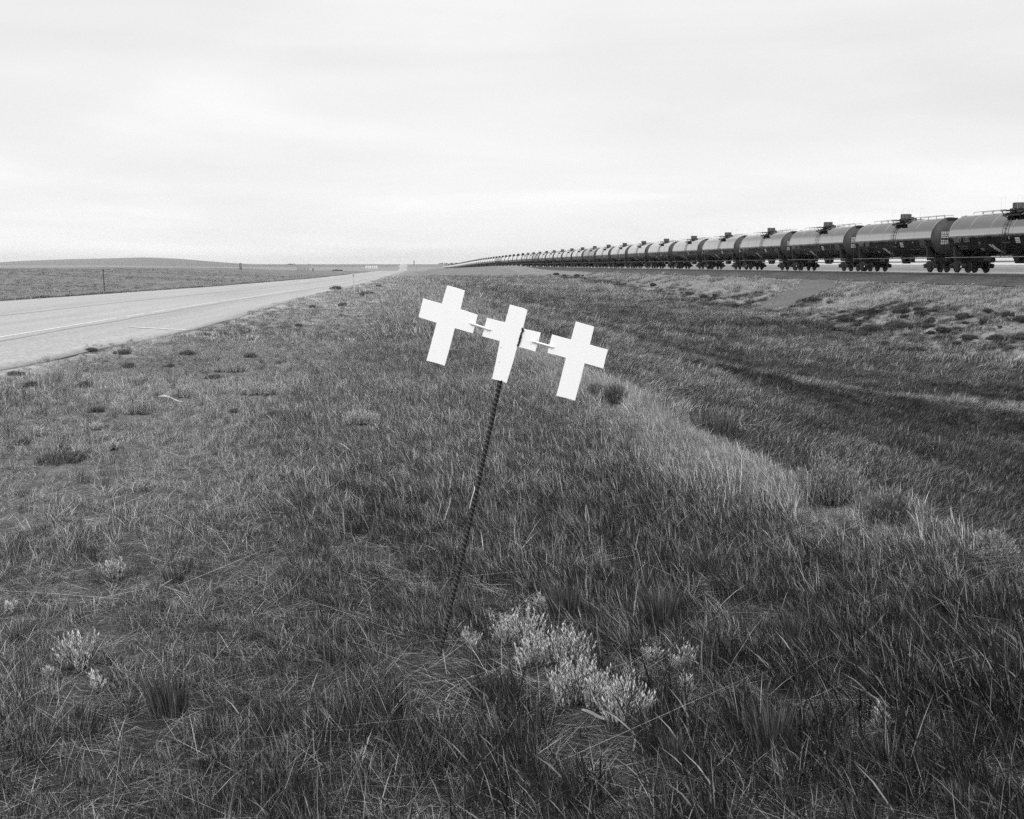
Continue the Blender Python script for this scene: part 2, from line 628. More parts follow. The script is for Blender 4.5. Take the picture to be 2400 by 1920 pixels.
# ------------------------------------------------------------------ road and its paint
def ribbon(name, Ys, cols, lift, mat, tones=None):
    """cols: functions Y -> X, left to right"""
    Ys = np.asarray(Ys, float)
    Xs = np.stack([c(Ys) for c in cols], 1)
    Yg = np.repeat(Ys[:, None], Xs.shape[1], 1)
    Z = np.repeat((road_z(Ys) + lift)[:, None], Xs.shape[1], 1)
    n = Xs.shape[1]
    ids = np.arange(len(Ys) * n).reshape(-1, n)
    q = np.stack([ids[:-1, :-1], ids[:-1, 1:], ids[1:, 1:], ids[1:, :-1]], -1).reshape(-1, 4)
    return np_mesh(name, np.stack([Xs, Yg, Z], -1).reshape(-1, 3), q, np.full(len(q), 4), mat,
                   {'tone': np.repeat(np.asarray(tones)[None], len(Ys), 0).ravel(),
                    'across': (Xs - Xs[:, :1]).ravel(), 'along': Yg.ravel()})


RY = np.concatenate([np.arange(-50, 60, 1.0), np.arange(60, 260, 4), np.arange(260, 1000, 10), np.arange(1000, 3600, 50)])
jit = {}


def edge(fn, amp, seed):
    r = np.random.default_rng(seed)
    ph = r.uniform(0, 6.28, 6)
    fr = np.geomspace(.08, 1.3, 6)
    return lambda Y: fn(Y) + amp * sum(np.sin(Y * f + p) for f, p in zip(fr, ph)) / 3


me = ribbon('road', RY, [edge(lambda Y: far_x(Y) - .1, .12, 1), lambda Y: far_x(Y) + .5, lambda Y: fog_x(Y) - 3.8, fog_x, lambda Y: fog_x(Y) + .6,
                         lambda Y: near_x(Y) - .5, edge(near_x, .15, 2)], 0, M['road'], [.36, .41, .38, .40, .37, .40, .37])
road = bpy.data.objects.new('road', me)
col.objects.link(road)
tag(road, 'pale two lane highway running straight to the skyline', 'road', kind='structure')
md = road.modifiers.new('thickness', 'SOLIDIFY')
md.thickness = .02
md.offset = -1


def strip(name, y0, y1, off, w, mat, label, fn=fog_x, lift=.004, wav=.0):
    Ys = np.linspace(y0, y1, max(2, int((y1 - y0) / 1.5)))
    me = ribbon(name, Ys, [lambda Y: fn(Y) + off - w / 2 + wav * np.sin(Y * .9), lambda Y: fn(Y) + off + w / 2 + wav * np.sin(Y * .9 + .6)], lift, mat, [.5, .5])
    o = bpy.data.objects.new(name, me)
    col.objects.link(o)
    tag(o, label, 'road marking', kind='structure')
    return o


# the worn edge line has a few gaps
bm_all = []
segs = [(-40, 31.2), (32.2, 34.6), (35.2, 37.6), (37.9, 47.0), (47.6, 140), (140.3, 300), (300.3, 560)]
Vv, Qq, A1, A2, A3 = [], [], [], [], []
for (y0, y1) in segs:
    Ys = np.linspace(y0, y1, max(2, int((y1 - y0) / 1.5)))
    b = len(Vv)
    for y in Ys:
        x = float(fog_x(y))
        z = float(road_z(y)) + .004
        Vv += [(x - .06, y, z), (x + .06, y, z)]
    for i in range(len(Ys) - 1):
        Qq.append((b + 2 * i, b + 2 * i + 1, b + 2 * i + 3, b + 2 * i + 2))
me = np_mesh('edge_line', Vv, Qq, np.full(len(Qq), 4), M['paint'])
o = bpy.data.objects.new('edge_line', me)
col.objects.link(o)
tag(o, 'worn white edge line along the near side of the highway', 'road marking', kind='structure')
strip('centre_line', -40, 500, -3.75, .12, M['centre'], 'faint grey centre line of the highway', wav=.02)
strip('road_seam', -40, 420, .42, .10, M['seam'], 'dark seam in the road surface beside the white edge line', wav=.05)
# short transverse stripe across the shoulder
def at_road(x, y):
    d = ray(x, y)
    Y = 25.0
    for _ in range(30):
        sc_ = (float(road_z(Y)) - EYE) / d[2]
        Y = sc_ * d[1]
    return np.array([0, 0, EYE]) + d * sc_


p0, p1 = at_road(305, 767.5), at_road(438, 774.3)
mb = MB()
dv = Vector((p1[0] - p0[0], p1[1] - p0[1], 0)).normalized()
nv = Vector((-dv.y, dv.x, 0)) * .085
zz0 = float(road_z(p0[1])) + .012
mb.add([(p0[0] - nv.x, p0[1] - nv.y, zz0), (p1[0] - nv.x, p1[1] - nv.y, zz0), (p1[0] + nv.x, p1[1] + nv.y, zz0), (p0[0] + nv.x, p0[1] + nv.y, zz0)], [(0, 1, 2, 3)])
tag(mb.build('shoulder_stripe', M['paint']), 'short white stripe painted across the near shoulder of the highway', 'road marking', kind='structure')

# ------------------------------------------------------------------ ballast, gravel chute, track
M['ballast'] = ground_mat('dark_ballast', 1.0, .9)
M['gravel'] = ground_mat('grey_gravel', .9, .55)
M['rail'] = plain('worn_rail', .12, .55, metal=.4, var=.2)
M['railtop'] = plain('polished_rail_head', .62, .22, metal=1.0, var=.08)
M['tie'] = plain('timber_sleeper', .06, .9)
BY = np.concatenate([np.arange(10, 300, 2.0), np.arange(300, 1700, 10)])
prof = [(39.55, -.80), (40.3, -.53), (41.25, -.205), (44.55, -.205), (46.1, -.80)]
Xs = np.repeat(np.array([q[0] for q in prof])[None], len(BY), 0)
Xs = Xs + np.where(np.array([1, .5, 0, 0, 1])[None] > 0, .18 * np.sin(BY[:, None] * .7 + Xs * 3) * np.array([1, .5, 0, 0, 1])[None], 0)
Z = rail_z(BY)[:, None] + np.array([q[1] for q in prof])[None]
Yg = np.repeat(BY[:, None], len(prof), 1)
ids = np.arange(Xs.size).reshape(-1, len(prof))
q = np.stack([ids[:-1, :-1], ids[:-1, 1:], ids[1:, 1:], ids[1:, :-1]], -1).reshape(-1, 4)
me = np_mesh('ballast', np.stack([Xs, Yg, Z], -1).reshape(-1, 3), q, np.full(len(q), 4), M['ballast'], {'tone': np.full(Xs.size, .085)})
o = bpy.data.objects.new('ballast', me)
col.objects.link(o)
tag(o, 'dark stone ballast bank under the railway track', 'ballast', kind='structure')

CH_A = [(1894, 650), (1977, 662)]
CH_B = [(1764, 728), (1846, 726)]
cq = [at(*CH_A[0]), at(*CH_A[1]), at(*CH_B[1]), at(*CH_B[0])]
chute_poly = [(p[0], p[1]) for p in cq]
Vv, Qq = [], []
nu, nv_ = 14, 24
for i in range(nv_ + 1):
    for j in range(nu + 1):
        u, v = j / nu, i / nv_
        a = np.array(cq[0][:2]) * (1 - u) + np.array(cq[1][:2]) * u
        b = np.array(cq[3][:2]) * (1 - u) + np.array(cq[2][:2]) * u
        p = a * (1 - v) + b * v
        e = (.5 if j in (0, nu) else 0) * math.sin(i * 1.9 + j) + (.6 if i == nv_ else 0) * math.sin(j * 1.7)
        p = p + np.array([e * .4, e])
        Vv.append((p[0], p[1], gz(p[0], p[1]) + .06))
for i in range(nv_):
    for j in range(nu):
        b = i * (nu + 1) + j
        Qq.append((b, b + 1, b + nu + 2, b + nu + 1))
me = np_mesh('gravel_chute', Vv, Qq, np.full(len(Qq), 4), M['gravel'], {'tone': np.full(len(Vv), .125)})
o = bpy.data.objects.new('gravel_chute', me)
col.objects.link(o)
tag(o, 'bare grey gravel strip running down the railway embankment', 'gravel strip', kind='structure')

track = empty('railway_track', (TRACK_X, 60, float(rail_z(60))))
tag(track, 'railway track on dark ballast carrying the tank cars', 'railway track')
for sx in (-.72, .72):
    for nm, x0, x1, za, zb, mt in (('rail', -.03, .03, -.19, -.045, 'rail'), ('rail_head', -.037, .037, -.045, 0.0, 'railtop')):
        mb = MB()
        ys = list(np.concatenate([np.arange(10, 400, 30), np.arange(400, 1700, 30)]))
        V, Fs = [], []
        for y in ys:
            z = float(rail_z(y)) - float(rail_z(60))
            V += [(sx + x0, y - 60, z + za), (sx + x1, y - 60, z + za), (sx + x1, y - 60, z + zb), (sx + x0, y - 60, z + zb)]
        for i in range(len(ys) - 1):
            for k in range(4):
                k2 = (k + 1) % 4
                Fs.append((i * 4 + k, i * 4 + k2, i * 4 + 4 + k2, i * 4 + 4 + k))
        mb.add(V, Fs)
        if nm == 'rail':
            ro = mb.build(nm, M[mt], track)
        else:
            mb.build(nm, M[mt], ro)
mb = MB()
for y in np.arange(20, 260, .55):
    mb.box(-1.3, 1.3, y - 60 - .11, y - 60 + .11, -.36, -.195)
tag(mb.build('sleepers', M['tie'], track), kind='stuff')


# ------------------------------------------------------------------ tank cars
def tank_mat(name, v, rough, coat, dust):
    m, t, b = new_mat(name)
    b.inputs['Roughness'].default_value = rough
    b.inputs['IOR'].default_value = 3.0
    b.inputs['Coat Weight'].default_value = coat
    b.inputs['Coat Roughness'].default_value = .07
    b.inputs['Coat IOR'].default_value = 2.2
    tcx = N(t, 'ShaderNodeTexCoord')
    mp = N(t, 'ShaderNodeMapping')
    mp.inputs['Scale'].default_value = (1, .35, 1)
    t.links.new(tcx.outputs['Object'], mp.inputs['Vector'])
    nz = N(t, 'ShaderNodeTexNoise', inp={'Scale': 3.0, 'Detail': 7.0, 'Roughness': .65})
    t.links.new(mp.outputs[0], nz.inputs['Vector'])
    t.links.new(ramp(t, nz.outputs[0], [(.35, v), (.7, v + dust)]), b.inputs['Base Color'])
    t.links.new(ramp(t, nz.outputs[0], [(.3, rough * .8), (.7, rough * 1.3)]), b.inputs['Roughness'])
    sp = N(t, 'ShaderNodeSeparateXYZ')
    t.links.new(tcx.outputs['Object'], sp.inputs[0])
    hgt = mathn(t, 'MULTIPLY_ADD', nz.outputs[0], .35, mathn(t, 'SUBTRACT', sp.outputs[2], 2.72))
    gl_ = ramp(t, hgt, [(0.0, .03), (.26, 1.0)])  # gloss cut on the lower half, imitating a dark ground reflection
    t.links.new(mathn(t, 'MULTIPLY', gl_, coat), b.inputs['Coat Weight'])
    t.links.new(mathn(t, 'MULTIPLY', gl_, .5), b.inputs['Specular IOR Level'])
    n2 = N(t, 'ShaderNodeTexNoise', inp={'Scale': .9, 'Detail': 2.0})
    t.links.new(tcx.outputs['Object'], n2.inputs['Vector'])
    bp = N(t, 'ShaderNodeBump', inp={'Strength': .06, 'Distance': .12})
    t.links.new(n2.outputs[0], bp.inputs['Height'])
    t.links.new(bp.outputs[0], b.inputs['Normal'])
    t.links.new(bp.outputs[0], b.inputs['Coat Normal'])
    return m


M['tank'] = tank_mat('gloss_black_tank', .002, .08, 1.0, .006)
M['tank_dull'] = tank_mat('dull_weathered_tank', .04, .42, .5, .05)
M['head'] = plain('dusty_black_head', .035, .55, var=.3, scale=2)
M['black'] = plain('black_running_gear', .008, .55, var=.4, scale=5)
M['steelgrey'] = plain('dark_grey_fitting', .07, .5, var=.3)
M['wheel'] = plain('rusty_wheel', .02, .5, metal=.2)
M['letter'] = plain('grey_lettering', .5, .6, var=.15)
M['letter_dim'] = plain('faded_lettering', .2, .6, var=.2)
M['bright'] = plain('bright_bearing_cap', .75, .5, var=.05)
M['galv'] = plain('galvanised_rail', .3, .5, metal=.3)
TR, TC, TH = 1.57, 2.78, 7.55                       # tank radius, centre height over rail, half length of the cylinder
HEAD = .62


def surf(mb, y0, y1, z0, z1, out=.006, shear=0.0, n=4, mi=0):
    """a patch lying on the camera side of the tank"""
    V, Fs = [], []
    for i in range(n + 1):
        z = z0 + (z1 - z0) * i / n
        x = -math.sqrt(max(TR * TR - (z - TC) ** 2, .01)) - out
        s = shear * (i / n)
        V += [(x, y0 + s, z), (x, y1 + s, z)]
    for i in range(n):
        Fs.append((2 * i, 2 * i + 1, 2 * i + 3, 2 * i + 2))
    mb.add(V, Fs, mi)


GLYPH = {'I': [(0, .3, 0, 1)], 'E': [(0, .3, 0, 1), (.3, 1, 0, .2), (.3, .9, .4, .6), (.3, 1, .8, 1)],
         'L': [(0, .3, 0, 1), (.3, 1, 0, .2)], 'O': [(0, .28, 0, 1), (.72, 1, 0, 1), (.28, .72, 0, .2), (.28, .72, .8, 1)],
         'T': [(.35, .65, 0, .8), (0, 1, .8, 1)], 'H': [(0, .28, 0, 1), (.72, 1, 0, 1), (.28, .72, .4, .6)]}


def marks(mb, y_left, z0, hgt, wid, seq, gap=.06):
    """blurred, unreadable stencil marks: strokes only (the photo shows no legible letters)"""
    y = y_left
    for ch in seq:
        if ch != ' ':
            for (a, b, c, d) in GLYPH[ch]:
                surf(mb, y - wid * a, y - wid * b, z0 + hgt * c, z0 + hgt * d, n=2)
        y -= wid + gap


def head_y(x, z):
    r2 = (x * x + (z - TC) ** 2) / (TR * TR)
    return -(TH + HEAD * math.sqrt(max(0, 1 - r2)))


def truck_meshes():
    """side frames with bolster; wheelset with axle"""
    fr = MB()
    for sx in (-1, 1):
        x0, x1 = (sx * 1.02, sx * 1.16)
        poly = [(-1.22, .46), (-1.18, .66), (-.72, .70), (-.42, .92), (.42, .92), (.72, .70), (1.18, .66), (1.22, .46), (1.10, .34),
                (.70, .34), (.66, .50), (.36, .24), (-.36, .24), (-.66, .50), (-.70, .34), (-1.10, .34)]
        fr.prism(poly, min(x0, x1), max(x0, x1), 'x')
        for dy in (-.24, -.08, .08, .24):
            fr.tube([(sx * 1.19, dy, .34), (sx * 1.19, dy, .72)], .065, 8)
        for dy in (-.86, .86):
            fr.tube([(sx * 1.10, dy, .46), (sx * 1.27, dy, .46)], .12, 12)
    fr.box(-1.02, 1.02, -.2, .2, .50, .86)
    fr.box(-.16, .16, -.16, .16, .86, 1.0)
    wh = MB()
    for sx in (-1, 1):
        pr = [(-.075, .20), (-.075, .44), (-.055, .485), (-.02, .462), (.07, .452), (.07, .40), (.02, .36), (.03, .20), (.06, .12)]
        V, Fs = [], []
        n = 28
        for (xx, r) in pr:
            for k in range(n):
                t = 2 * math.pi * k / n
                V.append((sx * (.715 + xx), r * math.sin(t), .456 + r * math.cos(t)))
        for i in range(len(pr) - 1):
            for k in range(n):
                k2 = (k + 1) % n
                Fs.append((i * n + k, i * n + k2, (i + 1) * n + k2, (i + 1) * n + k))
        Fs.append(tuple(range(n)))
        Fs.append(tuple((len(pr) - 1) * n + k for k in range(n)))
        wh.add(V, Fs)
    wh.tube([(-.72, 0, .456), (.72, 0, .456)], .08, 10)
    return fr, wh


def make_car(y, dull=False):
    root = empty('tank_car', (TRACK_X, y, float(rail_z(y))))
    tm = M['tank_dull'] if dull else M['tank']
    b = MB()
    prof_ = [(-(TH + HEAD * math.cos(a)), TR * math.sin(a)) for a in np.linspace(.0001, math.pi / 2, 12)]
    b.lathe_y([(yy, TR) for yy in (-TH, -4.5, -1.5, 1.5, 4.5, TH)], 64, 0, TC)
    for yy in (-7.5, -4.5, -1.5, 1.5, 4.5, 7.5):        # weld bands
        b.lathe_y([(yy - .05, TR - .002), (yy - .04, TR + .008), (yy + .04, TR + .008), (yy + .05, TR - .002)], 64, 0, TC)
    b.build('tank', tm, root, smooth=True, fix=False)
    for s in (-1, 1):
        b = MB()
        b.lathe_y([(yy * -s, r) for yy, r in prof_], 64, 0, TC)
        b.build('tank_head', M['head'], root, smooth=True)
    # top fittings
    zt = TC + TR
    b = MB()
    b.tube([(0, .5, zt - .08), (0, .5, zt + .20)], .36, 24)
    b.tube([(0, .5, zt + .20), (0, .5, zt + .55)], .45, 28)
    b.tube([(0, .5, zt + .55), (0, .5, zt + .60)], [.47, .40], 28)
    hs = b.build('manway_housing', M['steelgrey'], root)
    for (yy, rr, hh) in ((-.75, .14, .3), (-1.35, .10, .22), (1.5, .12, .24)):
        b = MB()
        b.tube([(0, yy, zt - .04), (0, yy, zt + hh)], rr, 14)
        b.build('valve', M['steelgrey'], root)
    b = MB()
    for yy in np.arange(-1.4, 1.6, .13):
        for sx in (-1, 1):
            b.box(sx * .56 - .22, sx * .56 + .22, yy - .035, yy + .035, zt + .06, zt + .10)
    for sx in (-1, 1):
        for xx in (.35, .77):
            b.box(sx * xx - .03, sx * xx + .03, -1.45, 1.6, zt + .02, zt + .06)
        for yy in (-1.3, 0, 1.4):
            b.tube([(sx * .76, yy, zt + .03), (sx * .66, yy, zt - .15)], .03, 6)
    pf = b.build('top_platform', M['black'], root)
    for sx in (-1, 1):
        for (ya, yb) in ((-1.4, -.6), (1.0, 1.55)):
            b = MB()
            b.tube([(sx * .77, ya, zt + .08), (sx * .77, ya, zt + 1.0), (sx * .77, yb, zt + 1.0), (sx * .77, yb, zt + .08)], .006, 6)
            b.build('guard_rail', M['letter'], pf)
    b = MB()                                            # step board hung on the flank below the housing
    xs = -math.sqrt(TR * TR - (4.02 - TC) ** 2)
    b.box(xs - .42, xs - .03, -2.0, .15, 3.98, 4.02)
    b.box(xs - .44, xs - .42, -2.0, .15, 3.96, 4.08)
    for yy in (-1.8, -.9, -.05):
        b.tube([(xs - .4, yy, 3.98), (xs - .02, yy, 3.78)], .03, 6)
    b.build('side_step', M['black'], root)
    for sx in (-.34, .34):
        for path, posts in (([(sx, -7.3, zt + .02), (sx, -7.3, zt + .17), (sx, -1.45, zt + .17)], (-5.8, -4.4, -3.0)),
                            ([(sx, 1.6, zt + .17), (sx, 6.2, zt + .17), (sx, 6.2, zt + .02)], (3.4, 4.8))):
            b = MB()
            b.tube(path, .016, 6)
            for yy in posts:
                b.tube([(sx, yy, zt - .02), (sx, yy, zt + .17)], .02, 6)
            b.build('top_rail', M['black'], root)
    for s in (-1, 1):
        b = MB()
        b.prism([(s * 7.25, zt - .02), (s * 7.95, zt - .06), (s * 7.95, zt - .22), (s * 7.62, zt - .26)], -.42, .42, 'x')
        b.build('end_cap_plate', M['black'], root)
    b = MB()                                            # ladder down the flank
    def side_x(z, o=.09):
        return -math.sqrt(max(TR * TR - (z - TC) ** 2, 0)) - o if z > TC else -TR - o
    for yy in (-.62, -.16):
        b.tube([(side_x(z), yy - .25, z) for z in np.linspace(1.14, 4.0, 12)], .02, 6)
    for z in np.arange(1.3, 3.95, .3):
        b.tube([(side_x(z), -.87, z), (side_x(z), -.41, z)], .014, 5)
    b.build('ladder', M['black'], root)
    # underframe
    for s in (-1, 1):
        b = MB()
        b.box(-.34, .34, min(s * 5.2, s * 8.45), max(s * 5.2, s * 8.45), .80, 1.16)
        b.box(-1.42, 1.42, s * 8.1 - .12, s * 8.1 + .12, .86, 1.16)
        b.box(-1.35, 1.35, s * 6.78 - .22, s * 6.78 + .22, .96, 1.26)
        b.prism([(-1.42, 1.2), (1.42, 1.2), (1.5, 2.0), (1.25, 1.8), (.7, 1.42), (0, 1.24), (-.7, 1.42), (-1.25, 1.8), (-1.5, 2.0)], s * 6.78 - .16, s * 6.78 + .16, 'y')
        b.build('underframe', M['black'], root)
    for s in (-1, 1):
        b = MB()
        b.box(-.1, .1, min(s * 8.45, s * 8.86), max(s * 8.45, s * 8.86), .80, .98)
        b.prism([(-.2, s * 8.82), (.16, s * 8.80), (.2, s * 8.98), (.02, s * 9.0), (-.06, s * 8.94), (-.2, s * 9.0)], .74, 1.04, 'z')
        b.build('coupler', M['black'], root)
    for sx in (-1, 1):
        b = MB()
        b.tube([(sx * 1.5, -8.1, 1.15), (sx * 1.5, 8.1, 1.15)], .022, 6)
        sr = b.build('side_rail', M['galv'], root)
        for yy in (-6.1, -4.0, -2.0, 0, 2.0, 4.0, 6.1):
            b = MB()
            b.tube([(sx * 1.5, yy, 1.15), (sx * 1.12, yy, 1.68)], .016, 6)
            b.build('rail_bracket', M['black'], sr)
    for s in (-1, 1):
        for sx in (-1, 1):
            b = MB()
            yy = s * 8.2
            b.tube([(sx * 1.42, yy, .45), (sx * 1.42, yy, 2.2)], .016, 6)
            b.tube([(sx * .95, yy, .45), (sx * .95, yy, 2.2)], .016, 6)
            for z in (.46, .8, 1.3, 1.75, 2.2):
                b.tube([(sx * 1.42, yy, z), (sx * .95, yy, z)], .014, 5)
            b.build('end_ladder', M['black'], root)
        b = MB()
        b.tube([(-1.42, s * 8.22, 1.95), (1.42, s * 8.22, 1.95)], .016, 6)
        b.build('hand_rail', M['black'], root)
    for (px_, pz_, pr_) in ((-.55, .86, .03), (-.2, .80, .02)):
        b = MB()
        b.tube([(px_, -6.0, pz_), (px_, 6.0, pz_)], pr_, 6)
        b.build('brake_pipe', M['black'], root)
    b = MB()
    b.prism([(-.6, 1.24), (.6, 1.24), (.36, 1.0), (.1, .70), (-.1, .70), (-.36, 1.0)], -.3, .3, 'x')
    b.build('bottom_outlet', M['black'], root)
    b = MB()
    b.tube([(-.75, 2.3, .95), (-.75, 3.3, .95)], .2, 14)
    b.build('air_reservoir', M['black'], root)
    b = MB()
    b.box(-.9, -.6, -2.9, -2.5, .82, 1.24)
    b.build('brake_valve', M['black'], root)
    # trucks
    fr, wh = truck_meshes()
    for s in (-1, 1):
        tk = fr.build('truck', M['black'], root)
        tk.location = (0, s * 6.78, 0)
        for dy in (-.86, .86):
            w = wh.build('wheelset', M['wheel'], tk)
            w.location = (0, dy, 0)
        b = MB()
        if s == 1:
            b.tube([(-1.272, -.86, .46), (-1.285, -.86, .46)], .075, 12)
        else:
            b.tube([(-1.272, .86, .46), (-1.285, .86, .46)], .06, 12)
        b.build('bearing_cap', M['bright'], tk)
    # stencils
    b = MB()
    marks(b, 6.75, 2.28, .36, .24, 'EHOT LEO')
    marks(b, 6.4, 1.92, .10, .12, 'OEHLEOHE')
    marks(b, 6.4, 1.74, .10, .12, 'HEOLHOET')
    b.build('reporting_mark', M['letter_dim'], root)
    b = MB()
    surf(b, 1.05, .45, 1.42, 2.05, shear=.85)
    b.build('slanted_panel', M['letter'], root)
    b = MB()
    for z in np.arange(2.08, 2.5, .14):
        surf(b, -1.85, -2.45, z, z + .10)
    b.build('placard', M['letter'], root)
    b = MB()
    for i in range(6):
        marks(b, -5.5, 1.98 + i * .11, .08, .10, 'OHELTEOH'[i % 3:], gap=.04)
    b.build('data_stencil', M['letter_dim'], root)
    b = MB()
    surf(b, 3.3, 2.8, 1.62, 1.82)
    surf(b, 3.2, 2.9, 2.14, 2.24)
    surf(b, -.2, -1.1, 2.12, 2.16)
    surf(b, -3.4, -4.0, 1.84, 1.88)
    surf(b, -4.6, -5.3, 1.84, 1.88)
    surf(b, -1.0, -1.2, 2.36, 2.55)
    surf(b, -4.2, -4.4, 2.36, 2.52)
    surf(b, 7.4, 7.25, 1.35, 1.7)
    b.build('small_stencil', M['letter_dim'], root)
    b = MB()                                            # rows of print on the near end
    for i, (z, w0) in enumerate(((3.12, 1.25), (3.0, 1.2), (2.86, .7), (2.72, .55), (2.46, .9), (2.34, 1.15), (2.22, .75))):
        x = -.95
        while x < -.95 + w0:
            wd = random.uniform(.05, .16)
            yy = head_y(x + wd / 2, z) - .008
            ya, yb = head_y(x, z) - .01, head_y(x + wd, z) - .01
            za = head_y(x, z + .075) - .01
            zb = head_y(x + wd, z + .075) - .01
            b.add([(x, ya, z), (x + wd, yb, z), (x + wd, zb, z + .075), (x, za, z + .075)], [(0, 1, 2, 3)])
            x += wd + .035
    b.build('end_print', M['letter'], root)
    return root


def far_car_mesh(dull):
    b = MB()
    prof_ = [(-(TH + HEAD * math.cos(a)), TR * math.sin(a)) for a in np.linspace(.0001, math.pi / 2, 7)]
    b.lathe_y([(-TH, TR), (TH, TR)], 40, 0, TC, 0)
    b.lathe_y(prof_, 40, 0, TC, 3)
    b.lathe_y([(-yy, r) for yy, r in prof_[::-1]], 40, 0, TC, 3)
    zt = TC + TR
    b.tube([(0, .5, zt - .05), (0, .5, zt + .66)], .5, 14, 1)
    b.box(-.95, .95, -1.9, 2.0, zt + .03, zt + .09, 1)
    b.tube([(-.34, -7.3, zt + .24), (-.34, 6.2, zt + .24)], .022, 5, 1)
    for s in (-1, 1):
        b.box(-.34, .34, min(s * 5.2, s * 8.9), max(s * 5.2, s * 8.9), .80, 1.16, 1)
        b.box(-1.42, 1.42, s * 8.1 - .12, s * 8.1 + .12, .86, 1.16, 1)
        b.box(-1.4, 1.4, s * 6.78 - .2, s * 6.78 + .2, .9, 1.7, 1)
        for sx in (-1, 1):
            b.box(sx * 1.1 - .07, sx * 1.1 + .07, s * 6.78 - 1.1, s * 6.78 + 1.1, .4, .8, 1)
            for dy in (-.86, .86):
                b.tube([(sx * .78, s * 6.78 + dy, .456), (sx * .65, s * 6.78 + dy, .456)], .456, 16, 1)
    b.tube([(-1.5, -8.1, 1.15), (-1.5, 8.1, 1.15)], .022, 5, 2)
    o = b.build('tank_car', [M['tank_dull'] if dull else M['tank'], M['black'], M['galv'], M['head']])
    o.data.polygons.foreach_set('use_smooth', [p.material_index in (0, 3) for p in o.data.polygons])
    return o


PITCH_CAR, CAR0 = 18.03, 93.2
NEAR_CARS, ALL_CARS = 18, 69
DULL = {9, 15, 23, 24}
ORD = ['second', 'third', 'fourth', 'fifth', 'sixth', 'seventh', 'eighth', 'ninth', 'tenth', 'eleventh', 'twelfth', 'thirteenth', 'fourteenth',
       'fifteenth', 'sixteenth', 'seventeenth', 'eighteenth', 'nineteenth', 'twentieth', 'twenty-first', 'twenty-second', 'twenty-third',
       'twenty-fourth', 'twenty-fifth', 'twenty-sixth', 'twenty-seventh']
TRAIN = 'tank cars coupled in one long train'


def car_label(k):
    if k == -1:
        return 'black tank car at the near end of the train, cut off by the frame'
    if k in (9, 15):
        return ('dull grey-sided tank car, tenth behind the cut-off car at the frame edge' if k == 9 else
                'smaller dull grey-sided tank car farther along the train, before the merged stretch')
    if k < 22:
        return f'glossy black tank car, {ORD[k]} from the frame edge end of the train'
    return 'small distant tank car in the merged far stretch of the train'


protos = {}
for k in range(-1, NEAR_CARS):
    y = CAR0 + PITCH_CAR * k
    dull = k in DULL
    if dull not in protos:
        root = make_car(y, dull)
        protos[dull] = (root, [(c, children_of(c)) for c in children_of(root)])
    else:
        src, kids = protos[dull]
        root = link_copy(src)
        for c, subs in kids:
            cc = link_copy(c, root)
            for s_ in subs:
                link_copy(s_, cc)
    root.location = (TRACK_X, y, float(rail_z(y)))
    slope = (float(rail_z(y + 9)) - float(rail_z(y - 9))) / 18
    root.rotation_euler = (math.atan(slope), 0, 0)
    tag(root, car_label(k), 'tank car', TRAIN)
far_proto = {}
for k in range(NEAR_CARS, ALL_CARS):
    y = CAR0 + PITCH_CAR * k
    dull = k in DULL
    if dull not in far_proto:
        far_proto[dull] = root = far_car_mesh(dull)
    else:
        root = link_copy(far_proto[dull])
    root.location = (TRACK_X, y, float(rail_z(y)))
    slope = (float(rail_z(y + 9)) - float(rail_z(y - 9))) / 18
    root.rotation_euler = (math.atan(slope), 0, 0)
    tag(root, car_label(k), 'tank car', TRAIN)

# ------------------------------------------------------------------ the three crosses on a leaning rebar
BASE = at(1025, 1548)
NRM = np.array([math.sin(_a), math.cos(_a), 0])
D_SIGN = float(np.dot(NRM, BASE))


def on_sign(x, y):
    """pixel -> (right, up) metres in the sign's own upright plane, measured from the stake's foot"""
    d = ray(x, y)
    P = np.array([0, 0, EYE]) + d * (D_SIGN / float(np.dot(NRM, d)))
    return float(np.dot(P - BASE, _R)), float(P[2] - BASE[2])


def paint_mat():
    m, t, b = new_mat('chipped_white_paint')
    b.inputs['Roughness'].default_value = .55
    tcx = N(t, 'ShaderNodeTexCoord')
    nz = N(t, 'ShaderNodeTexVoronoi', inp={'Scale': 34.0, 'Randomness': 1.0})
    t.links.new(tcx.outputs['Object'], nz.inputs['Vector'])
    big = N(t, 'ShaderNodeTexNoise', inp={'Scale': 14.0, 'Detail': 3.0})
    t.links.new(tcx.outputs['Object'], big.inputs['Vector'])
    s1 = mathn(t, 'LESS_THAN', nz.outputs['Distance'], .085)
    s2 = mathn(t, 'GREATER_THAN', big.outputs[0], .565)
    spot = mathn(t, 'MULTIPLY', s1, s2)
    c = mathn(t, 'MULTIPLY_ADD', spot, -.62, .90)
    t.links.new(c, b.inputs['Base Color'])
    return m


M['white'] = paint_mat()
M['rebar'] = plain('rusty_rebar', .008, .6, metal=0.0, var=.5, scale=60, bump=.3)
t_ = M['rebar'].node_tree
b_ = next(n for n in t_.nodes if n.type == 'BSDF_PRINCIPLED')
old = b_.inputs['Base Color'].links[0].from_socket
ra = N(t_, 'ShaderNodeAttribute', attribute_name='rib')
t_.links.new(mathn(t_, 'ADD', old, mathn(t_, 'MULTIPLY', mathn(t_, 'POWER', ra.outputs['Fac'], 3.0), .15)), b_.inputs['Base Color'])
M['weld'] = plain('black_weld', .012, .5, var=.5, scale=90, bump=.6)
M['fleck'] = plain('white_paint_drip', .8, .6, var=.1)

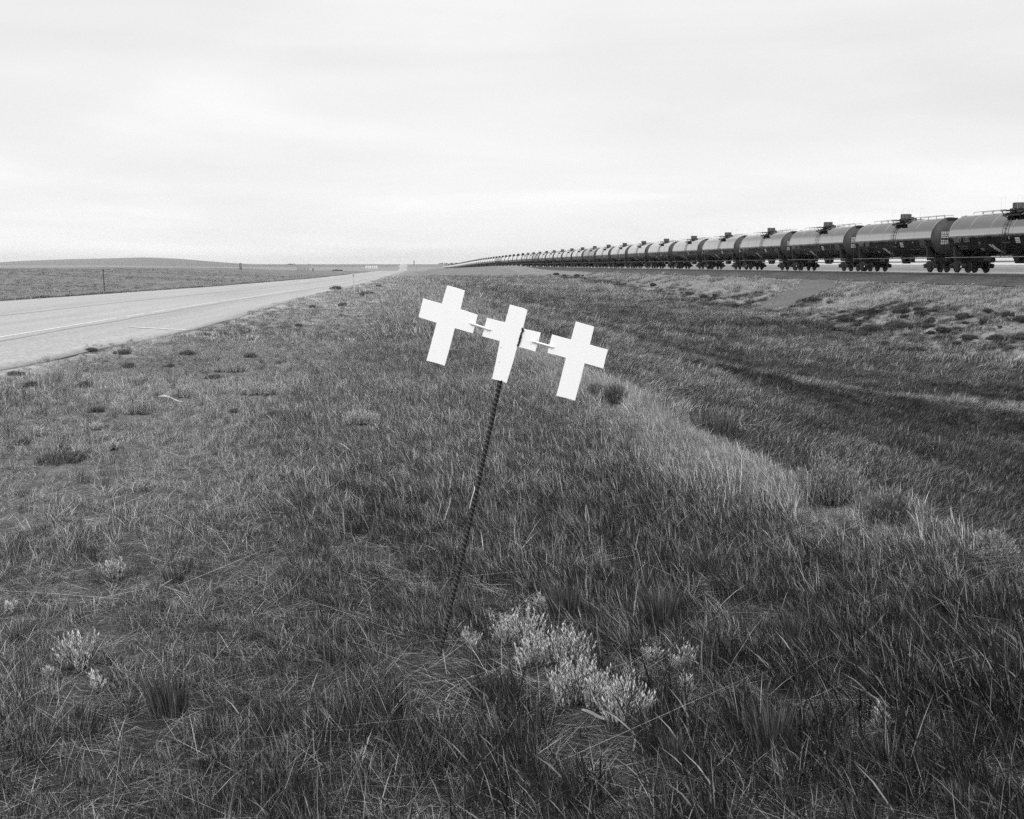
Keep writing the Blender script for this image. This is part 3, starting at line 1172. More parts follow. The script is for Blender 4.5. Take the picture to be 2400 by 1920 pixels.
sign = empty('cross_marker', tuple(BASE), -_a)
tag(sign, 'three white metal crosses joined in a row on a leaning rebar stake', 'roadside memorial')
C1 = lambda pts: [(960 + x / 4.312, 620 + y / 4.312) for x, y in pts]
CROSS = [
    [(380, 212), (470, 236), (560, 265), (537, 360), (515, 452), (600, 480), (690, 510), (664, 606), (640, 697), (552, 672), (458, 645), (410, 830), (355, 1025),
     (264, 996), (170, 972), (222, 780), (273, 590), (182, 562), (90, 533), (113, 440), (137, 343), (232, 371), (325, 397), (352, 304)],
    [(1013, 405), (1102, 430), (1150, 440), (1192, 462), (1170, 552), (1147, 645), (1116, 740), (1088, 832), (1040, 1010), (980, 1200), (948, 1187), (930, 1172), (915, 1178),
     (895, 1170), (872, 1168), (833, 1158), (875, 965), (912, 775), (822, 751), (733, 727), (757, 634), (782, 540), (872, 563), (965, 585), (990, 495)],
    [(1680, 577), (1773, 604), (1867, 630), (1844, 722), (1822, 810), (1913, 838), (2005, 862), (1980, 955), (1957, 1053), (1864, 1026), (1770, 1000), (1725, 1180), (1672, 1378),
     (1578, 1350), (1483, 1328), (1532, 1137), (1580, 945), (1488, 918), (1393, 897), (1416, 800), (1440, 708), (1535, 735), (1632, 760), (1655, 668)],
]
for poly in CROSS:
    b = MB()
    b.prism([on_sign(*p) for p in C1(poly)], 0, .005, 'y')
    b.build('cross', M['white'], sign, bevel=.0008)
b = MB()                                                # the welded-on right arm of the middle cross, a little behind its upright
arm = [(1140, 648), (1230, 668), (1328, 690), (1300, 786), (1272, 882), (1180, 855), (1082, 830), (1112, 740)]
b.prism([on_sign(*p) for p in C1(arm)], .002, .007, 'y')
b.build('cross_arm', M['white'], sign, bevel=.0008)
for (pa, pb) in (((600, 588), (825, 662)), ((1235, 772), (1465, 838))):
    b = MB()
    A, B = on_sign(*C1([pa])[0]), on_sign(*C1([pb])[0])
    n = 70
    pts, rs = [], []
    for i in range(n + 1):
        t = i / n
        edge_t = min(t, 1 - t)
        pts.append((A[0] + (B[0] - A[0]) * t, -.003 + .002 * math.exp(-edge_t * 20), A[1] + (B[1] - A[1]) * t))
        rs.append((.0037 + .0007 * math.sin(i * 2.1)) * min(1, .35 + edge_t * 9))
    b.tube(pts, rs, 10)
    b.build('connecting_rod', M['white'], sign, smooth=True)
# weld spatter where the rods meet the crosses
for (cx_, cy_) in ((640, 606), (790, 656), (1265, 782), (1440, 832)):
    b = MB()
    for i in range(16):
        p = on_sign(*C1([(cx_ + random.gauss(0, 20), cy_ + random.gauss(6, 11))])[0])
        r = random.uniform(.0005, .0012)
        b.tube([(p[0], -.0008, p[1]), (p[0], .001, p[1])], r, 6)
    b.build('weld_spatter', M['weld'], sign)
# black weld bead down the middle cross
b = MB()
seam = [(1143, 640), (1140, 655), (1143, 668), (1136, 682), (1128, 700), (1124, 722), (1118, 745), (1112, 768), (1106, 790), (1098, 810), (1088, 828)]
pts, rs = [], []
for i, p in enumerate(seam):
    q = on_sign(*C1([p])[0])
    pts.append((q[0], -.0012, q[1]))
    rs.append([.002, .0042, .0048, .0026, .0034, .0046, .0040, .0046, .0036, .0042, .0030][i])
P2, R2 = [], []
for i in range(len(pts) - 1):
    for s_ in range(5):
        t = s_ / 5
        P2.append(tuple(pts[i][k] * (1 - t) + pts[i + 1][k] * t + (random.gauss(0, .0004) if k != 1 else 0) for k in range(3)))
        R2.append((rs[i] * (1 - t) + rs[i + 1] * t) * random.uniform(.8, 1.2))
b.tube(P2, R2, 9)
b.build('weld_bead', M['weld'], sign, smooth=True)
# ribbed stake
T = on_sign(960 + 932 / 4.312, 620 + 1120 / 4.312)
B_ = on_sign(1025, 1550)
top = Vector((T[0], .0115, T[1]))
ft = Vector((B_[0], .0115, B_[1]))
ax = (top - ft).normalized()
ft = ft - ax * .22
L = (top - ft).length
e1 = Vector((0, -1, 0))
e2 = ax.cross(e1).normalized()
n, st = 16, .0021
rows = int(L / st)
Vv, Qq, RIB = [], [], []
for i in range(rows + 1):
    s_ = i * st
    c = ft + ax * s_ + e2 * .004 * math.sin(s_ * 2.6)
    for k in range(n):
        th = 2 * math.pi * k / n
        rib = max(0, math.cos(2 * math.pi * (s_ / .0178 + .22 * math.sin(th)))) ** 1.6
        longi = max(0, abs(math.sin(th)) - .93) * 16
        r = .0060 + .0024 * max(rib, longi)
        RIB.append(max(rib, longi * .8))
        Vv.append(c + (e1 * math.cos(th) + e2 * math.sin(th)) * r)
for i in range(rows):
    for k in range(n):
        k2 = (k + 1) % n
        Qq.append((i * n + k, i * n + k2, (i + 1) * n + k2, (i + 1) * n + k))
me = np_mesh('rebar_stake', Vv, Qq, np.full(len(Qq), 4), M['rebar'])
me.polygons.add(1)
stake = bpy.data.objects.new('rebar_stake', np_mesh('rebar_stake', Vv + [ft, ft + ax * (rows * st)],
        list(np.array(Qq).ravel()) + [x for k in range(n) for x in (rows * n + k, rows * n + (k + 1) % n, rows * n + n + 1)],
        [4] * len(Qq) + [3] * n, M['rebar'], {'rib': RIB + [0, 0]}))
bpy.data.meshes.remove(me)
stake.parent = sign
col.objects.link(stake)
b = MB()
pp = [on_sign(940 + x / 2.875, 1000 + y / 2.875) for x, y in [(494, 402), (492, 430), (484, 455), (476, 480), (470, 505), (464, 530), (456, 556)]]
b.tube([(p[0] + .001, .004, p[1]) for p in pp], [.0008, .0019, .0014, .0012, .0010, .0013, .0006], 7)
b.build('paint_drip', M['fleck'], stake)

# ------------------------------------------------------------------ small things by the road and on the skyline
M['postdark'] = plain('dark_post', .05, .8, var=.3, scale=12)
M['postwhite'] = plain('white_post', .45, .6, var=.1)
M['whitebin'] = plain('white_bin', .6, .5, var=.05)
M['conc'] = plain('grey_concrete', .16, .8, var=.2)
M['farleaf'] = leaf_mat('far_tree_leaf', .06)


def on_ground_px(x, y):
    P = at(x, y)
    return P, px_size(P)


# thin dark marker post at the far edge of the road
P, s = on_ground_px(245, 684)
t = empty('marker_post', tuple(P))
tag(t, 'thin dark marker post standing at the far edge of the highway', 'marker post')
b = MB()
hh = 53 * s
b.prism([(-.03, -.015), (.03, -.015), (.03, .015), (-.03, .015)], -.3, hh, 'z')
o = b.build('post', M['postdark'], t)
o.rotation_euler = (0, R(-1.2), 0)
b = MB()
b.box(-.045, .045, -.022, -.015, hh - .16, hh - .03)
o2 = b.build('reflector_plate', M['postdark'], t)
o2.rotation_euler = (0, R(-1.2), 0)
# white delineator on the verge
P, s = on_ground_px(831.5, 684)
t = empty('delineator_post', tuple(P))
tag(t, 'slim white delineator post on the grass verge near the highway', 'marker post')
hh = 43 * s
b = MB()
b.prism([(-.05, -.012), (.05, -.012), (.05, .004), (.02, .012), (-.02, .012), (-.05, .004)], -.3, hh, 'z')
o = b.build('post', M['postwhite'], t, bevel=.004)
o.rotation_euler = (0, R(-4), 0)
b = MB()
b.box(-.04, .04, -.018, -.012, hh - .22, hh - .06)
o = b.build('reflector', M['galv'], t)
o.rotation_euler = (0, R(-4), 0)
# framed dark marker on the field crest: two posts, rails and a cross brace
P, s = on_ground_px(564, 634)
t = empty('brace_frame', tuple(P))
tag(t, 'dark upright wooden brace frame standing on the crest of the field', 'fence brace')
hh, ww = 17.5 * s, 4.4 * s
for sx in (-1, 1):
    b = MB()
    b.tube([(sx * ww * .38, 0, -.3), (sx * ww * .38, 0, hh)], ww * .14, 10)
    b.build('post', M['postdark'], t)
b = MB()
for z in (.18, .5, .80, .97):
    b.box(-ww * .5, ww * .5, -.05, .05, hh * z - .06, hh * z + .06)
b.build('rail', M['postdark'], t)
b = MB()
b.tube([(-ww * .36, .03, hh * .2), (ww * .36, .03, hh * .5)], ww * .08, 8)
b.tube([(ww * .36, -.03, hh * .2), (-ww * .36, -.03, hh * .5)], ww * .08, 8)
b.build('brace', M['postdark'], t)
# short post and a row of fence posts beyond the field
P, s = on_ground_px(733.5, 635.5)
b = MB()
b.tube([(0, 0, -.3), (0, 0, 6.6 * s)], [1.3 * s, 1.1 * s], 10)
b.box(-1.6 * s, 1.6 * s, -.2, .2, 4.6 * s, 5.8 * s)
o = b.build('corner_post', M['postdark'])
o.location = P
tag(o, 'stout dark corner post in the field left of the highway', 'fence post')
for i, px in enumerate(np.linspace(697, 724, 9)):
    P, s = on_ground_px(px, 635.2)
    if i == 0:
        b = MB()
        b.tube([(0, 0, -.3), (0, 0, 1.25)], [.07, .06], 8)
        b.tube([(0, 0, 1.25), (0, 0, 1.32)], [.06, .01], 8)
        fp = b.build('fence_post', M['postdark'])
        o = fp
    else:
        o = link_copy(fp)
    o.location = P
    o.rotation_euler = (random.gauss(0, .04), random.gauss(0, .04), 0)
    tag(o, 'thin far fence post in the row beyond the field', 'fence post', 'row of far fence posts')


def leaf_blob(n, fx_, leaf, seed, tone_sd=.35):
    """n leaf faces scattered by fx_(rng, n) -> points, normals"""
    r = np.random.default_rng(seed)
    P = fx_(r, n)
    d = r.normal(0, 1, (n, 3)); d /= np.linalg.norm(d, axis=1)[:, None]
    e = np.cross(d, r.normal(0, 1, (n, 3))); e /= np.linalg.norm(e, axis=1)[:, None]
    l = leaf * r.uniform(.6, 1.4, n)[:, None]
    V = np.stack([P - d * l * .5, P + e * l * .28, P + d * l * .5, P - e * l * .28], 1).reshape(-1, 3)
    tone = np.repeat(np.clip(r.lognormal(0, tone_sd, n), .35, 2.6), 4)
    return V, np.arange(4 * n).reshape(-1, 4), np.full(n, 4), tone


def lumps(centres, radii):
    centres, radii = np.array(centres, float), np.array(radii, float)

    def f(r, n):
        k = r.integers(0, len(centres), n)
        d = r.normal(0, 1, (n, 3)); d /= np.linalg.norm(d, axis=1)[:, None]
        return centres[k] + d * radii[k] * (r.uniform(.25, 1, n)[:, None] ** .5)
    return f


# low dark heap of brush beyond the field
P, s = on_ground_px(790, 635)
t = empty('brush_heap', tuple(P))
tag(t, 'low dark heap of brush beside the far bend of the highway', 'brush heap')
r_ = np.random.default_rng(4)
cs = [(r_.uniform(-11, 11) * s, r_.uniform(-1.5, 1.5), r_.uniform(.4, 1.4) * s) for i in range(14)]
V, Q, S, T_ = leaf_blob(1400, lumps(cs, [(3.0 * s, .8, 1.4 * s)] * 14), .25, 5)
o = bpy.data.objects.new('twigs', np_mesh('twigs', V, Q, S, M['shrub_dark'], {'blade': T_}))
o.parent = t
col.objects.link(o)
b = MB()
for k in range(9):
    b.tube([(r_.uniform(-12, 12) * s, r_.uniform(-1, 1), 0), (r_.uniform(-12, 12) * s, r_.uniform(-1, 1), r_.uniform(2, 4.5) * s)], .05, 6)
b.build('branch', M['twig'], t)
# row of white round-topped bins on the far plain
for i in range(6):
    px = 858.5 + i * 4.9
    P, s = on_ground_px(px, 630)
    if i == 0:
        bt = empty('storage_bin', tuple(P))
        rr, h_ = 2.6 * s, 5.0 * s
        b = MB()
        b.tube([(0, 0, -.5), (0, 0, h_)], rr, 24)
        b.build('bin_wall', M['whitebin'], bt)
        b = MB()
        b.tube([(0, 0, h_), (0, 0, h_ + .5 * rr), (0, 0, h_ + .62 * rr)], [rr * 1.03, rr * .4, rr * .12], 24)
        b.build('bin_roof', M['whitebin'], bt)
        kids = children_of(bt)
        o = bt
    else:
        o = link_copy(bt)
        for c in kids:
            link_copy(c, o)
    o.location = P
    tag(o, 'small white storage bin in the row on the far plain', 'storage bin', 'row of white bins on the far plain')
# grain elevator tower on the skyline
P, s = on_ground_px(970.5, 620.0)
t = empty('grain_elevator', tuple(P))
tag(t, 'narrow grey grain elevator tower rising on the skyline above the road', 'grain elevator')
b = MB()
w_ = 1.25 * s
b.box(-w_, w_, -w_, w_, -1, 8.0 * s)
b.build('shaft', M['conc'], t)
b = MB()
b.box(-w_ * .8, w_ * .8, -w_ * .8, w_ * .8, 8.0 * s, 9.3 * s)
b.prism([(-w_ * .9, 9.3 * s), (w_ * .9, 9.3 * s), (0, 10.1 * s)], -w_ * .9, w_ * .9, 'y')
b.build('headhouse', M['conc'], t)
P, s = on_ground_px(981.5, 620.0)
t = empty('white_shed', tuple(P))
tag(t, 'tiny white shed on the skyline beside the grain elevator', 'shed')
b = MB()
b.box(-1.8 * s, 1.8 * s, -3, 3, -1, 1.1 * s)
b.build('wall', M['whitebin'], t)
b = MB()
b.prism([(-2.0 * s, 1.1 * s), (2.0 * s, 1.1 * s), (0, 1.9 * s)], -3.2, 3.2, 'y')
b.build('roof', M['whitebin'], t)

# rows of trees on the skyline
tree_px = [(673 + i * 4.2, 621.3, 2.6 + (i % 3) * .5, 0) for i in range(5)] + [(723, 620.0, 1.8, 0), (727, 620.0, 1.5, 0)] + \
          [(1029 + i * 4.4, 620.2, 2.6 + (i * 7 % 5) * .45, 1) for i in range(12)] + [(1085, 620, 2.4, 1), (1095, 620, 2.8, 1)]
tproto = []
for k in range(3):
    r_ = np.random.default_rng(20 + k)
    cs = [(r_.normal(0, .5), r_.normal(0, .5), r_.uniform(.7, 1.9)) for i in range(12)]
    V, Q, S, T_ = leaf_blob(900, lumps(cs, [(.55, .55, .45)] * 12), .3, 30 + k)
    tproto.append((np_mesh('crown', V, Q, S, M['farleaf'], {'blade': T_})))
b = MB()
b.tube([(0, 0, -.4), (.03, 0, .6), (0, .04, 1.3)], [.14, .1, .05], 7)
trunk0 = b.build('trunk', M['twig'])
for i, (px, py, ph, grp) in enumerate(tree_px):
    P, s = on_ground_px(px, py)
    t = empty('far_tree', tuple(P), i * 1.3)
    t.scale = (ph * s / 2.1,) * 3
    if i == 0:
        tr = trunk0
        tr.parent = t
    else:
        link_copy(trunk0, t)
    o = bpy.data.objects.new('crown', tproto[i % 3])
    o.parent = t
    col.objects.link(o)
    tag(t, ['small far tree in the skyline row above the left field', 'small far tree in the skyline row behind the head of the train'][grp], 'tree',
        ['skyline trees above the left field', 'skyline trees behind the train'][grp])


# ------------------------------------------------------------------ plants that can be told apart
FOOT = []                                               # footprints kept clear of grass


def sage_mesh(w, d, h, n_stem, leaf, seed, per=22, lw=.25, ragged=.48):
    r = np.random.default_rng(seed)
    k = n_stem
    ang = r.uniform(0, 6.28, k)
    rad = np.sqrt(r.uniform(0, 1, k))
    # a few sub-clumps rather than an even disc
    cl = r.uniform(-.75, .75, (max(3, k // 9), 2))
    ci = r.integers(0, len(cl), k)
    bx = (cl[ci, 0] + r.normal(0, .16, k)) * w / 2
    by = (cl[ci, 1] + r.normal(0, .16, k)) * d / 2
    rr = np.clip(np.hypot(bx / (w / 2), by / (d / 2)), 0, 1.2)
    H = h * (1 - .45 * rr ** 2) * r.uniform(1 - ragged, 1.08, k)
    out = np.stack([bx / (w / 2), by / (d / 2)], 1) * .35 + r.normal(0, .15, (k, 2))
    stems = MB()
    V, tone = [], []
    t = np.linspace(.22, 1.0, per)
    for i in range(k):
        base = np.array([bx[i] * .8, by[i] * .8, 0])
        tip = base + np.array([out[i, 0] * H[i], out[i, 1] * H[i], H[i]])
        mid = (base + tip) / 2 + np.array([r.normal(0, .06) * H[i], r.normal(0, .06) * H[i], 0])
        stems.tube([base, mid, tip], [.0022, .0016, .0008], 4)
        st_tone = np.clip(r.lognormal(0, .22), .55, 1.6)
        for j in range(per):
            q = base * (1 - t[j]) ** 2 + 2 * mid * t[j] * (1 - t[j]) + tip * t[j] ** 2
            a = r.uniform(0, 6.28)
            el = r.uniform(.75, 1.4)
            dr = np.array([math.cos(a) * math.cos(el), math.sin(a) * math.cos(el), math.sin(el)])
            dr = dr + np.array([out[i, 0], out[i, 1], 0]) * .5
            sd = np.array([-math.sin(a), math.cos(a), 0])
            L_ = leaf * r.uniform(.6, 1.25) * (1.1 - .35 * t[j])
            V += [q, q + dr * L_ * .55 + sd * L_ * lw * .5, q + dr * L_, q + dr * L_ * .55 - sd * L_ * lw * .5]
            tone += [st_tone * r.uniform(.8, 1.2)] * 4
    V = np.array(V)
    Q = np.arange(len(V)).reshape(-1, 4)
    return V, Q, np.full(len(Q), 4), np.array(tone), stems


def at_level(x, y, z):
    d = ray(x, y)
    return np.array([0, 0, EYE]) + d * ((z - EYE) / d[2])


def sage(px0, px1, py0, py1, label, seed, group=None, dens=1.0, leaf=.020, mat='sage', name='sagebrush', hk=1.0, cat='shrub', lift=0, deep=None, level=None):
    """a low bush whose outline fills the given box of the photograph"""
    P = at((px0 + px1) / 2, py1 - (py1 - py0) * .12) if level is None else at_level((px0 + px1) / 2, py1, level)
    s = px_size(P)
    w = (px1 - px0) * s
    vis = (py1 - py0) * s
    h = max(.05, min(vis * hk, w * 1.1))
    dist = math.hypot(P[0], P[1])
    slope = (EYE - P[2]) / dist
    d = deep if deep else min(max((vis - h * .75) / max(slope, .12), w * .5), w * 1.6)
    t = empty(name, (P[0], P[1], P[2]), -_a)
    # its foot lies at the front of the footprint
    fwd = Vector((math.sin(_a), math.cos(_a), 0))
    t.location = Vector((P[0], P[1], 0)) + fwd * d * .42
    t.location.z = gz(t.location.x, t.location.y) - .01 + lift
    tag(t, label, cat, group)
    lf = max(leaf, s * 3.0)
    n_st = int(np.clip(760 * dens * w * d / (lf * 18) / .06 * .12, 18, 210))
    V, Q, S, T_, stems = sage_mesh(w, d, h, n_st, lf, seed)
    o = bpy.data.objects.new('foliage', np_mesh('foliage', V, Q, S, M[mat], {'blade': T_}))
    o.parent = t
    col.objects.link(o)
    stems.build('stems', M['twig'], t, fix=False)
    FOOT.append((t.location.x, t.location.y, w * .5, d * .48, h * 2.6))
    return t


S_ = sage
S_(1150, 1285, 1440, 1538, 'pale sagebrush mat just right of the foot of the rebar stake', 1, dens=1.2)
S_(1210, 1395, 1490, 1590, 'sagebrush mat between the stake-side clump and the brightest front clump', 2, dens=1.0)
S_(1291, 1414, 1551, 1692, 'thick bright sagebrush clump, broadest of those in front of the stake', 3, dens=1.6)
S_(1345, 1450, 1590, 1705, 'sagebrush closing the gap between the two brightest front clumps', 26, dens=1.4, hk=1.1)
S_(1414, 1530, 1603, 1735, 'bright curly sagebrush clump nearest the camera below the crosses', 4, dens=1.5)
S_(1223, 1276, 1392, 1450, 'small upright sagebrush sprig leaning on the dark bunchgrass', 5, hk=1.35, dens=1.4)
S_(1080, 1122, 1478, 1536, 'tiny sagebrush sprig standing alone beside the rebar stake', 6, hk=1.35, dens=1.2)
S_(1499, 1556, 1517, 1560, 'small pale sagebrush tuft in front of the lone dark bunchgrass', 7, hk=1.35)
S_(1566, 1648, 1533, 1582, 'ragged sagebrush tuft with its neighbours right of the front clumps', 8, hk=1.35)
S_(1598, 1650, 1592, 1634, 'lowest small sagebrush tuft right of the front clumps', 9, hk=1.35)
S_(2043, 2106, 1665, 1728, 'lone sagebrush tuft in the grass at the lower right', 10, hk=1.35)
S_(129, 230, 1515, 1588, 'pale feathery sagebrush clump at the lower left', 11, hk=1.35, dens=1.5)
S_(204, 256, 1582, 1640, 'spiky little sagebrush just in front of the feathery lower left clump', 12, hk=1.35)
S_(100, 116, 1564, 1602, 'thin single sagebrush sprig left of the spiky lower left one', 13, hk=1.35)
S_(234, 312, 1328, 1370, 'low white-tipped sagebrush patch above the lower left clump', 14, hk=1.35)
S_(0, 34, 1410, 1452, 'sagebrush tuft cut off by the left frame edge', 15, hk=1.35)
S_(482, 580, 846, 878, 'longest pale sage patch on the left verge near the highway', 16)
S_(549, 650, 900, 934, 'pale sage strip on the verge below the longest patch', 17)
S_(386, 446, 906, 938, 'pale sage clump just above the white stick', 18)
S_(306, 334, 880, 908, 'small sage bush up-left of the white stick', 19)
S_(293, 347, 940, 978, 'grey spiky sage bush just below the white stick', 20, hk=1.35)
S_(207, 232, 993, 1014, 'tiny bright sage tuft in the middle of the left verge', 21)
S_(74, 102, 997, 1030, 'pale sage tuft above the large dark weed at the left edge', 22)
S_(251, 276, 1034, 1062, 'little forked sage sprig beside the large dark weed', 23, hk=1.35)
S_(783, 902, 968, 1004, 'narrow bright strip of sage left of the rebar stake', 24)
# berm bushes on the pale crest to the right
S_(1890, 2040, 1055, 1195, 'tall pale rabbitbrush with dark hollow on the pale crest', 30, mat='sage_far', leaf=.03, hk=1.0, name='rabbitbrush', dens=2.4, level=.02, deep=.35)
S_(2044, 2150, 1165, 1240, 'dark-centred bush on the pale crest nearer than the tall rabbitbrush', 31, mat='weed', hk=1.15, level=.02, deep=.25, leaf=.03, name='rabbitbrush', dens=1.6)
S_(2296, 2400, 1240, 1300, 'pale lumpy bush on the crest at the right frame edge', 32, mat='sage_far', hk=1.2, level=.02, deep=.25, leaf=.028, name='rabbitbrush', dens=1.3)
S_(1420, 1470, 910, 956, 'small dark bush right of the right-hand cross', 33, mat='weed', leaf=.04, name='dark_bush')
S_(1374, 1412, 900, 930, 'low grey bush beside the foot of the right-hand cross', 34, mat='sage_far', leaf=.03, name='dark_bush')

# dark weeds on the stony verge beside the highway
big = [(48, 180, 1050, 1104, 'largest dark weed mat, at the left frame edge', 40)]
for (a, b_, c, d_, lab, sd) in big:
    S_(a, b_, c, d_, lab, sd, mat='weed', name='dark_weed', leaf=.02, cat='weed', hk=.6)
weeds = [(36, 84, 890, 914), (166, 210, 890, 914), (254, 300, 816, 834), (276, 310, 846, 866), (410, 452, 818, 836), (566, 600, 824, 842), (0, 50, 868, 884),
         (190, 220, 814, 826), (384, 404, 850, 864), (560, 640, 902, 914), (470, 520, 876, 892), (30, 62, 1026, 1048), (196, 240, 952, 972), (530, 560, 956, 972), (610, 660, 960, 984),
         (765, 800, 668, 682), (790, 812, 708, 722), (838, 866, 682, 696), (838, 880, 684, 690), (512, 528, 776, 790), (640, 660, 842, 856), (690, 706, 756, 768), (722, 738, 714, 724), (880, 894, 668, 674)]
for i, (a, b_, c, d_) in enumerate(weeds):
    S_(a, b_, c, d_, 'small dark weed tuft scattered on the verge beside the highway', 50 + i, 'dark weeds scattered on the verge', mat='weed', name='dark_weed', leaf=.018, cat='weed', hk=.7)

# dark low shrubs on the railway embankment
shr = [(2153, 2182, 730, 746), (2245, 2295, 732, 750), (2357, 2384, 728, 752), (2302, 2330, 742, 762), (2385, 2420, 746, 764), (2104, 2140, 716, 740), (2098, 2152, 758, 782),
       (2028, 2078, 760, 784), (1938, 1962, 765, 778), (1718, 1738, 710, 727), (2200, 2236, 776, 792), (2260, 2300, 790, 806), (2330, 2372, 786, 806), (1975, 2010, 742, 756),
       (2170, 2196, 752, 762), (1612, 1634, 684, 692), (1640, 1660, 692, 700), (1760, 1790, 744, 754), (1830, 1856, 736, 746), (1296, 1312, 644, 650), (1346, 1360, 646, 652), (1524, 1540, 664, 672),
       (1900, 1930, 700, 710), (1880, 1908, 752, 764), (2060, 2090, 800, 816), (2140, 2180, 812, 830)]
rs_ = random.Random(5)
for (a, b_, c, d_) in list(shr):
    for q_ in range(2):
        w_q = (b_ - a) * rs_.uniform(.25, .6)
        cx_q, cy_q = (a + b_) / 2 + rs_.uniform(-1.3, 1.3) * (b_ - a), d_ + rs_.uniform(-.9, .9) * (d_ - c)
        shr.append((cx_q - w_q / 2, cx_q + w_q / 2, cy_q - w_q * .42, cy_q))
for i, (a, b_, c, d_) in enumerate(shr):
    S_(a, b_, c, d_, 'low dark shrub scattered on the grassy railway embankment', 90 + i, 'dark shrubs on the railway embankment', mat='shrub_dark', name='embankment_shrub', leaf=.10, hk=.75)


def bunch_mesh(w, h, n, seed, width=.0035, lean=.10):
    r = np.random.default_rng(seed)
    a = r.uniform(0, 6.28, n)
    q = np.sqrt(r.uniform(0, 1, n))
    b0 = np.stack([np.cos(a) * q * w * .34, np.sin(a) * q * w * .34, np.zeros(n)], 1)
    L = h * r.uniform(.35, 1.15, n)
    tilt = q * .30 + np.abs(r.normal(0, .13, n))
    dx = np.cos(a) * np.tan(tilt) * .55 - lean * r.uniform(.3, 1.3, n)
    dy = np.sin(a) * np.tan(tilt) * .55
    sa = r.uniform(0, 6.28, n)
    sd = np.stack([np.cos(sa), np.sin(sa), np.zeros(n)], 1) * width / 2
    V = []
    for t, wk in ((0, 1), (.4, .9), (.75, .6), (1, 0)):
        c = b0 + np.stack([dx * L * t ** 1.5, dy * L * t ** 1.5, L * t * (1 - .12 * t)], 1)
        V += [c - sd * wk, c + sd * wk] if wk else [c]
    V = np.stack(V, 1)                                   # n,7,3
    ids = np.arange(n * 7).reshape(n, 7)
    quads = np.concatenate([ids[:, [0, 1, 3, 2]], ids[:, [2, 3, 5, 4]]])
    tris = ids[:, [4, 5, 6]]
    tone = np.repeat(np.clip(r.lognormal(0, .7, n), .3, 5), 7)
    return V.reshape(-1, 3), np.concatenate([quads.ravel(), tris.ravel()]), np.concatenate([np.full(len(quads), 4), np.full(len(tris), 3)]), tone


def bunch(px0, px1, py0, py1, label, seed, n=420, group=None):
    P = at((px0 + px1) / 2, py1 - 4)
    s = px_size(P)
    w, h = (px1 - px0) * s, (py1 - py0) * s * 1.02
    t = empty('bunchgrass', (P[0], P[1], gz(P[0], P[1]) - .01), -_a)
    tag(t, label, 'bunchgrass', group)
    V, Q, S, T_ = bunch_mesh(w, h, n, seed, width=max(.003, s * 1.3))
    o = bpy.data.objects.new('blades', np_mesh('blades', V, Q, S, M['bunch'], {'blade': T_}))
    o.parent = t
    col.objects.link(o)
    FOOT.append((P[0], P[1], w * .32, w * .32, .18))
    return t


bunch(1284, 1366, 1360, 1462, 'dark bunchgrass right behind the upright sagebrush sprig', 1, 1000)
bunch(1505, 1592, 1376, 1492, 'lone dark rounded bunchgrass right of the crosses stake', 2, 1100)
bunch(336, 460, 1556, 1692, 'broad dark wiry bunchgrass in the lower left foreground', 3, 360)
bunch(384, 434, 1328, 1376, 'small dark bunchgrass above the broad lower left one', 4, 350)
bunch(1748, 1862, 1632, 1770, 'leaning dark bunchgrass in the lower right foreground', 5, 600)
bunch(2208, 2296, 1826, 1918, 'dark bunchgrass near the bottom right corner', 6, 600)
bunch(2124, 2232, 1690, 1750, 'wide dark bunchgrass beside the lone lower right sagebrush', 7, 600)
bunch(1843, 1874, 1430, 1528, 'narrow upright dark bunchgrass right of the rounded one', 8, 300)
bunch(1612, 1740, 955, 1036, 'tall dark grass clump standing beyond the pale crest', 9, 700)
bunch(1560, 1600, 1700, 1820, 'narrow dark grass clump at the bottom below the ragged sagebrush', 10, 260)

# pale stick and dry leaf
P0, P1 = at(372, 941), at(428, 949)
b = MB()
d01 = Vector(P1) - Vector(P0)
pts = [Vector(P0) + d01 * t + Vector((0, 0, .05 + .02 * math.sin(t * 5))) for t in (0, .2, .45, .5, .8, 1)]
b.tube(pts, [.008, .015, .011, .007, .008, .003], 8)
o = b.build('stick', M['letter'], smooth=True)
tag(o, 'bleached white stick lying on the stony left verge', 'stick')
P = at(1385, 1722)
s = px_size(P)
r_ = np.random.default_rng(3)
V, Fs = [], []
for i in range(9):
    t = i / 8
    w = .006 * math.sin(math.pi * (.08 + .9 * t)) ** .8
    x = (t - .5) * 66 * s
    V += [(x, -w, .045 + .012 * math.cos(t * 3) + .006), (x, 0, .045 + .010 * math.cos(t * 3)), (x, w, .045 + .012 * math.cos(t * 3) + .009)]
for i in range(8):
    for j in range(2):
        k = i * 3 + j
        Fs.append((k, k + 1, k + 4, k + 3))
b = MB()
b.add(V, Fs)
o = b.build('dry_leaf', M['galv'], smooth=True, fix=False)
md = o.modifiers.new('thickness', 'SOLIDIFY')
md.thickness = .0006
o.location = (P[0], P[1], P[2] + .03)
o.rotation_euler = (R(25), R(12), -_a)
tag(o, 'long curled pale dry leaf in front of the bright sagebrush', 'dry leaf')

# ------------------------------------------------------------------ grass (uncountable: scattered tufts)
def two_tone(r, n, sd):
    straw = r.uniform(0, 1, n) < .26
    return np.clip(np.where(straw, 3.7, .36) * r.lognormal(0, sd * .7, n), .1, 5.5)


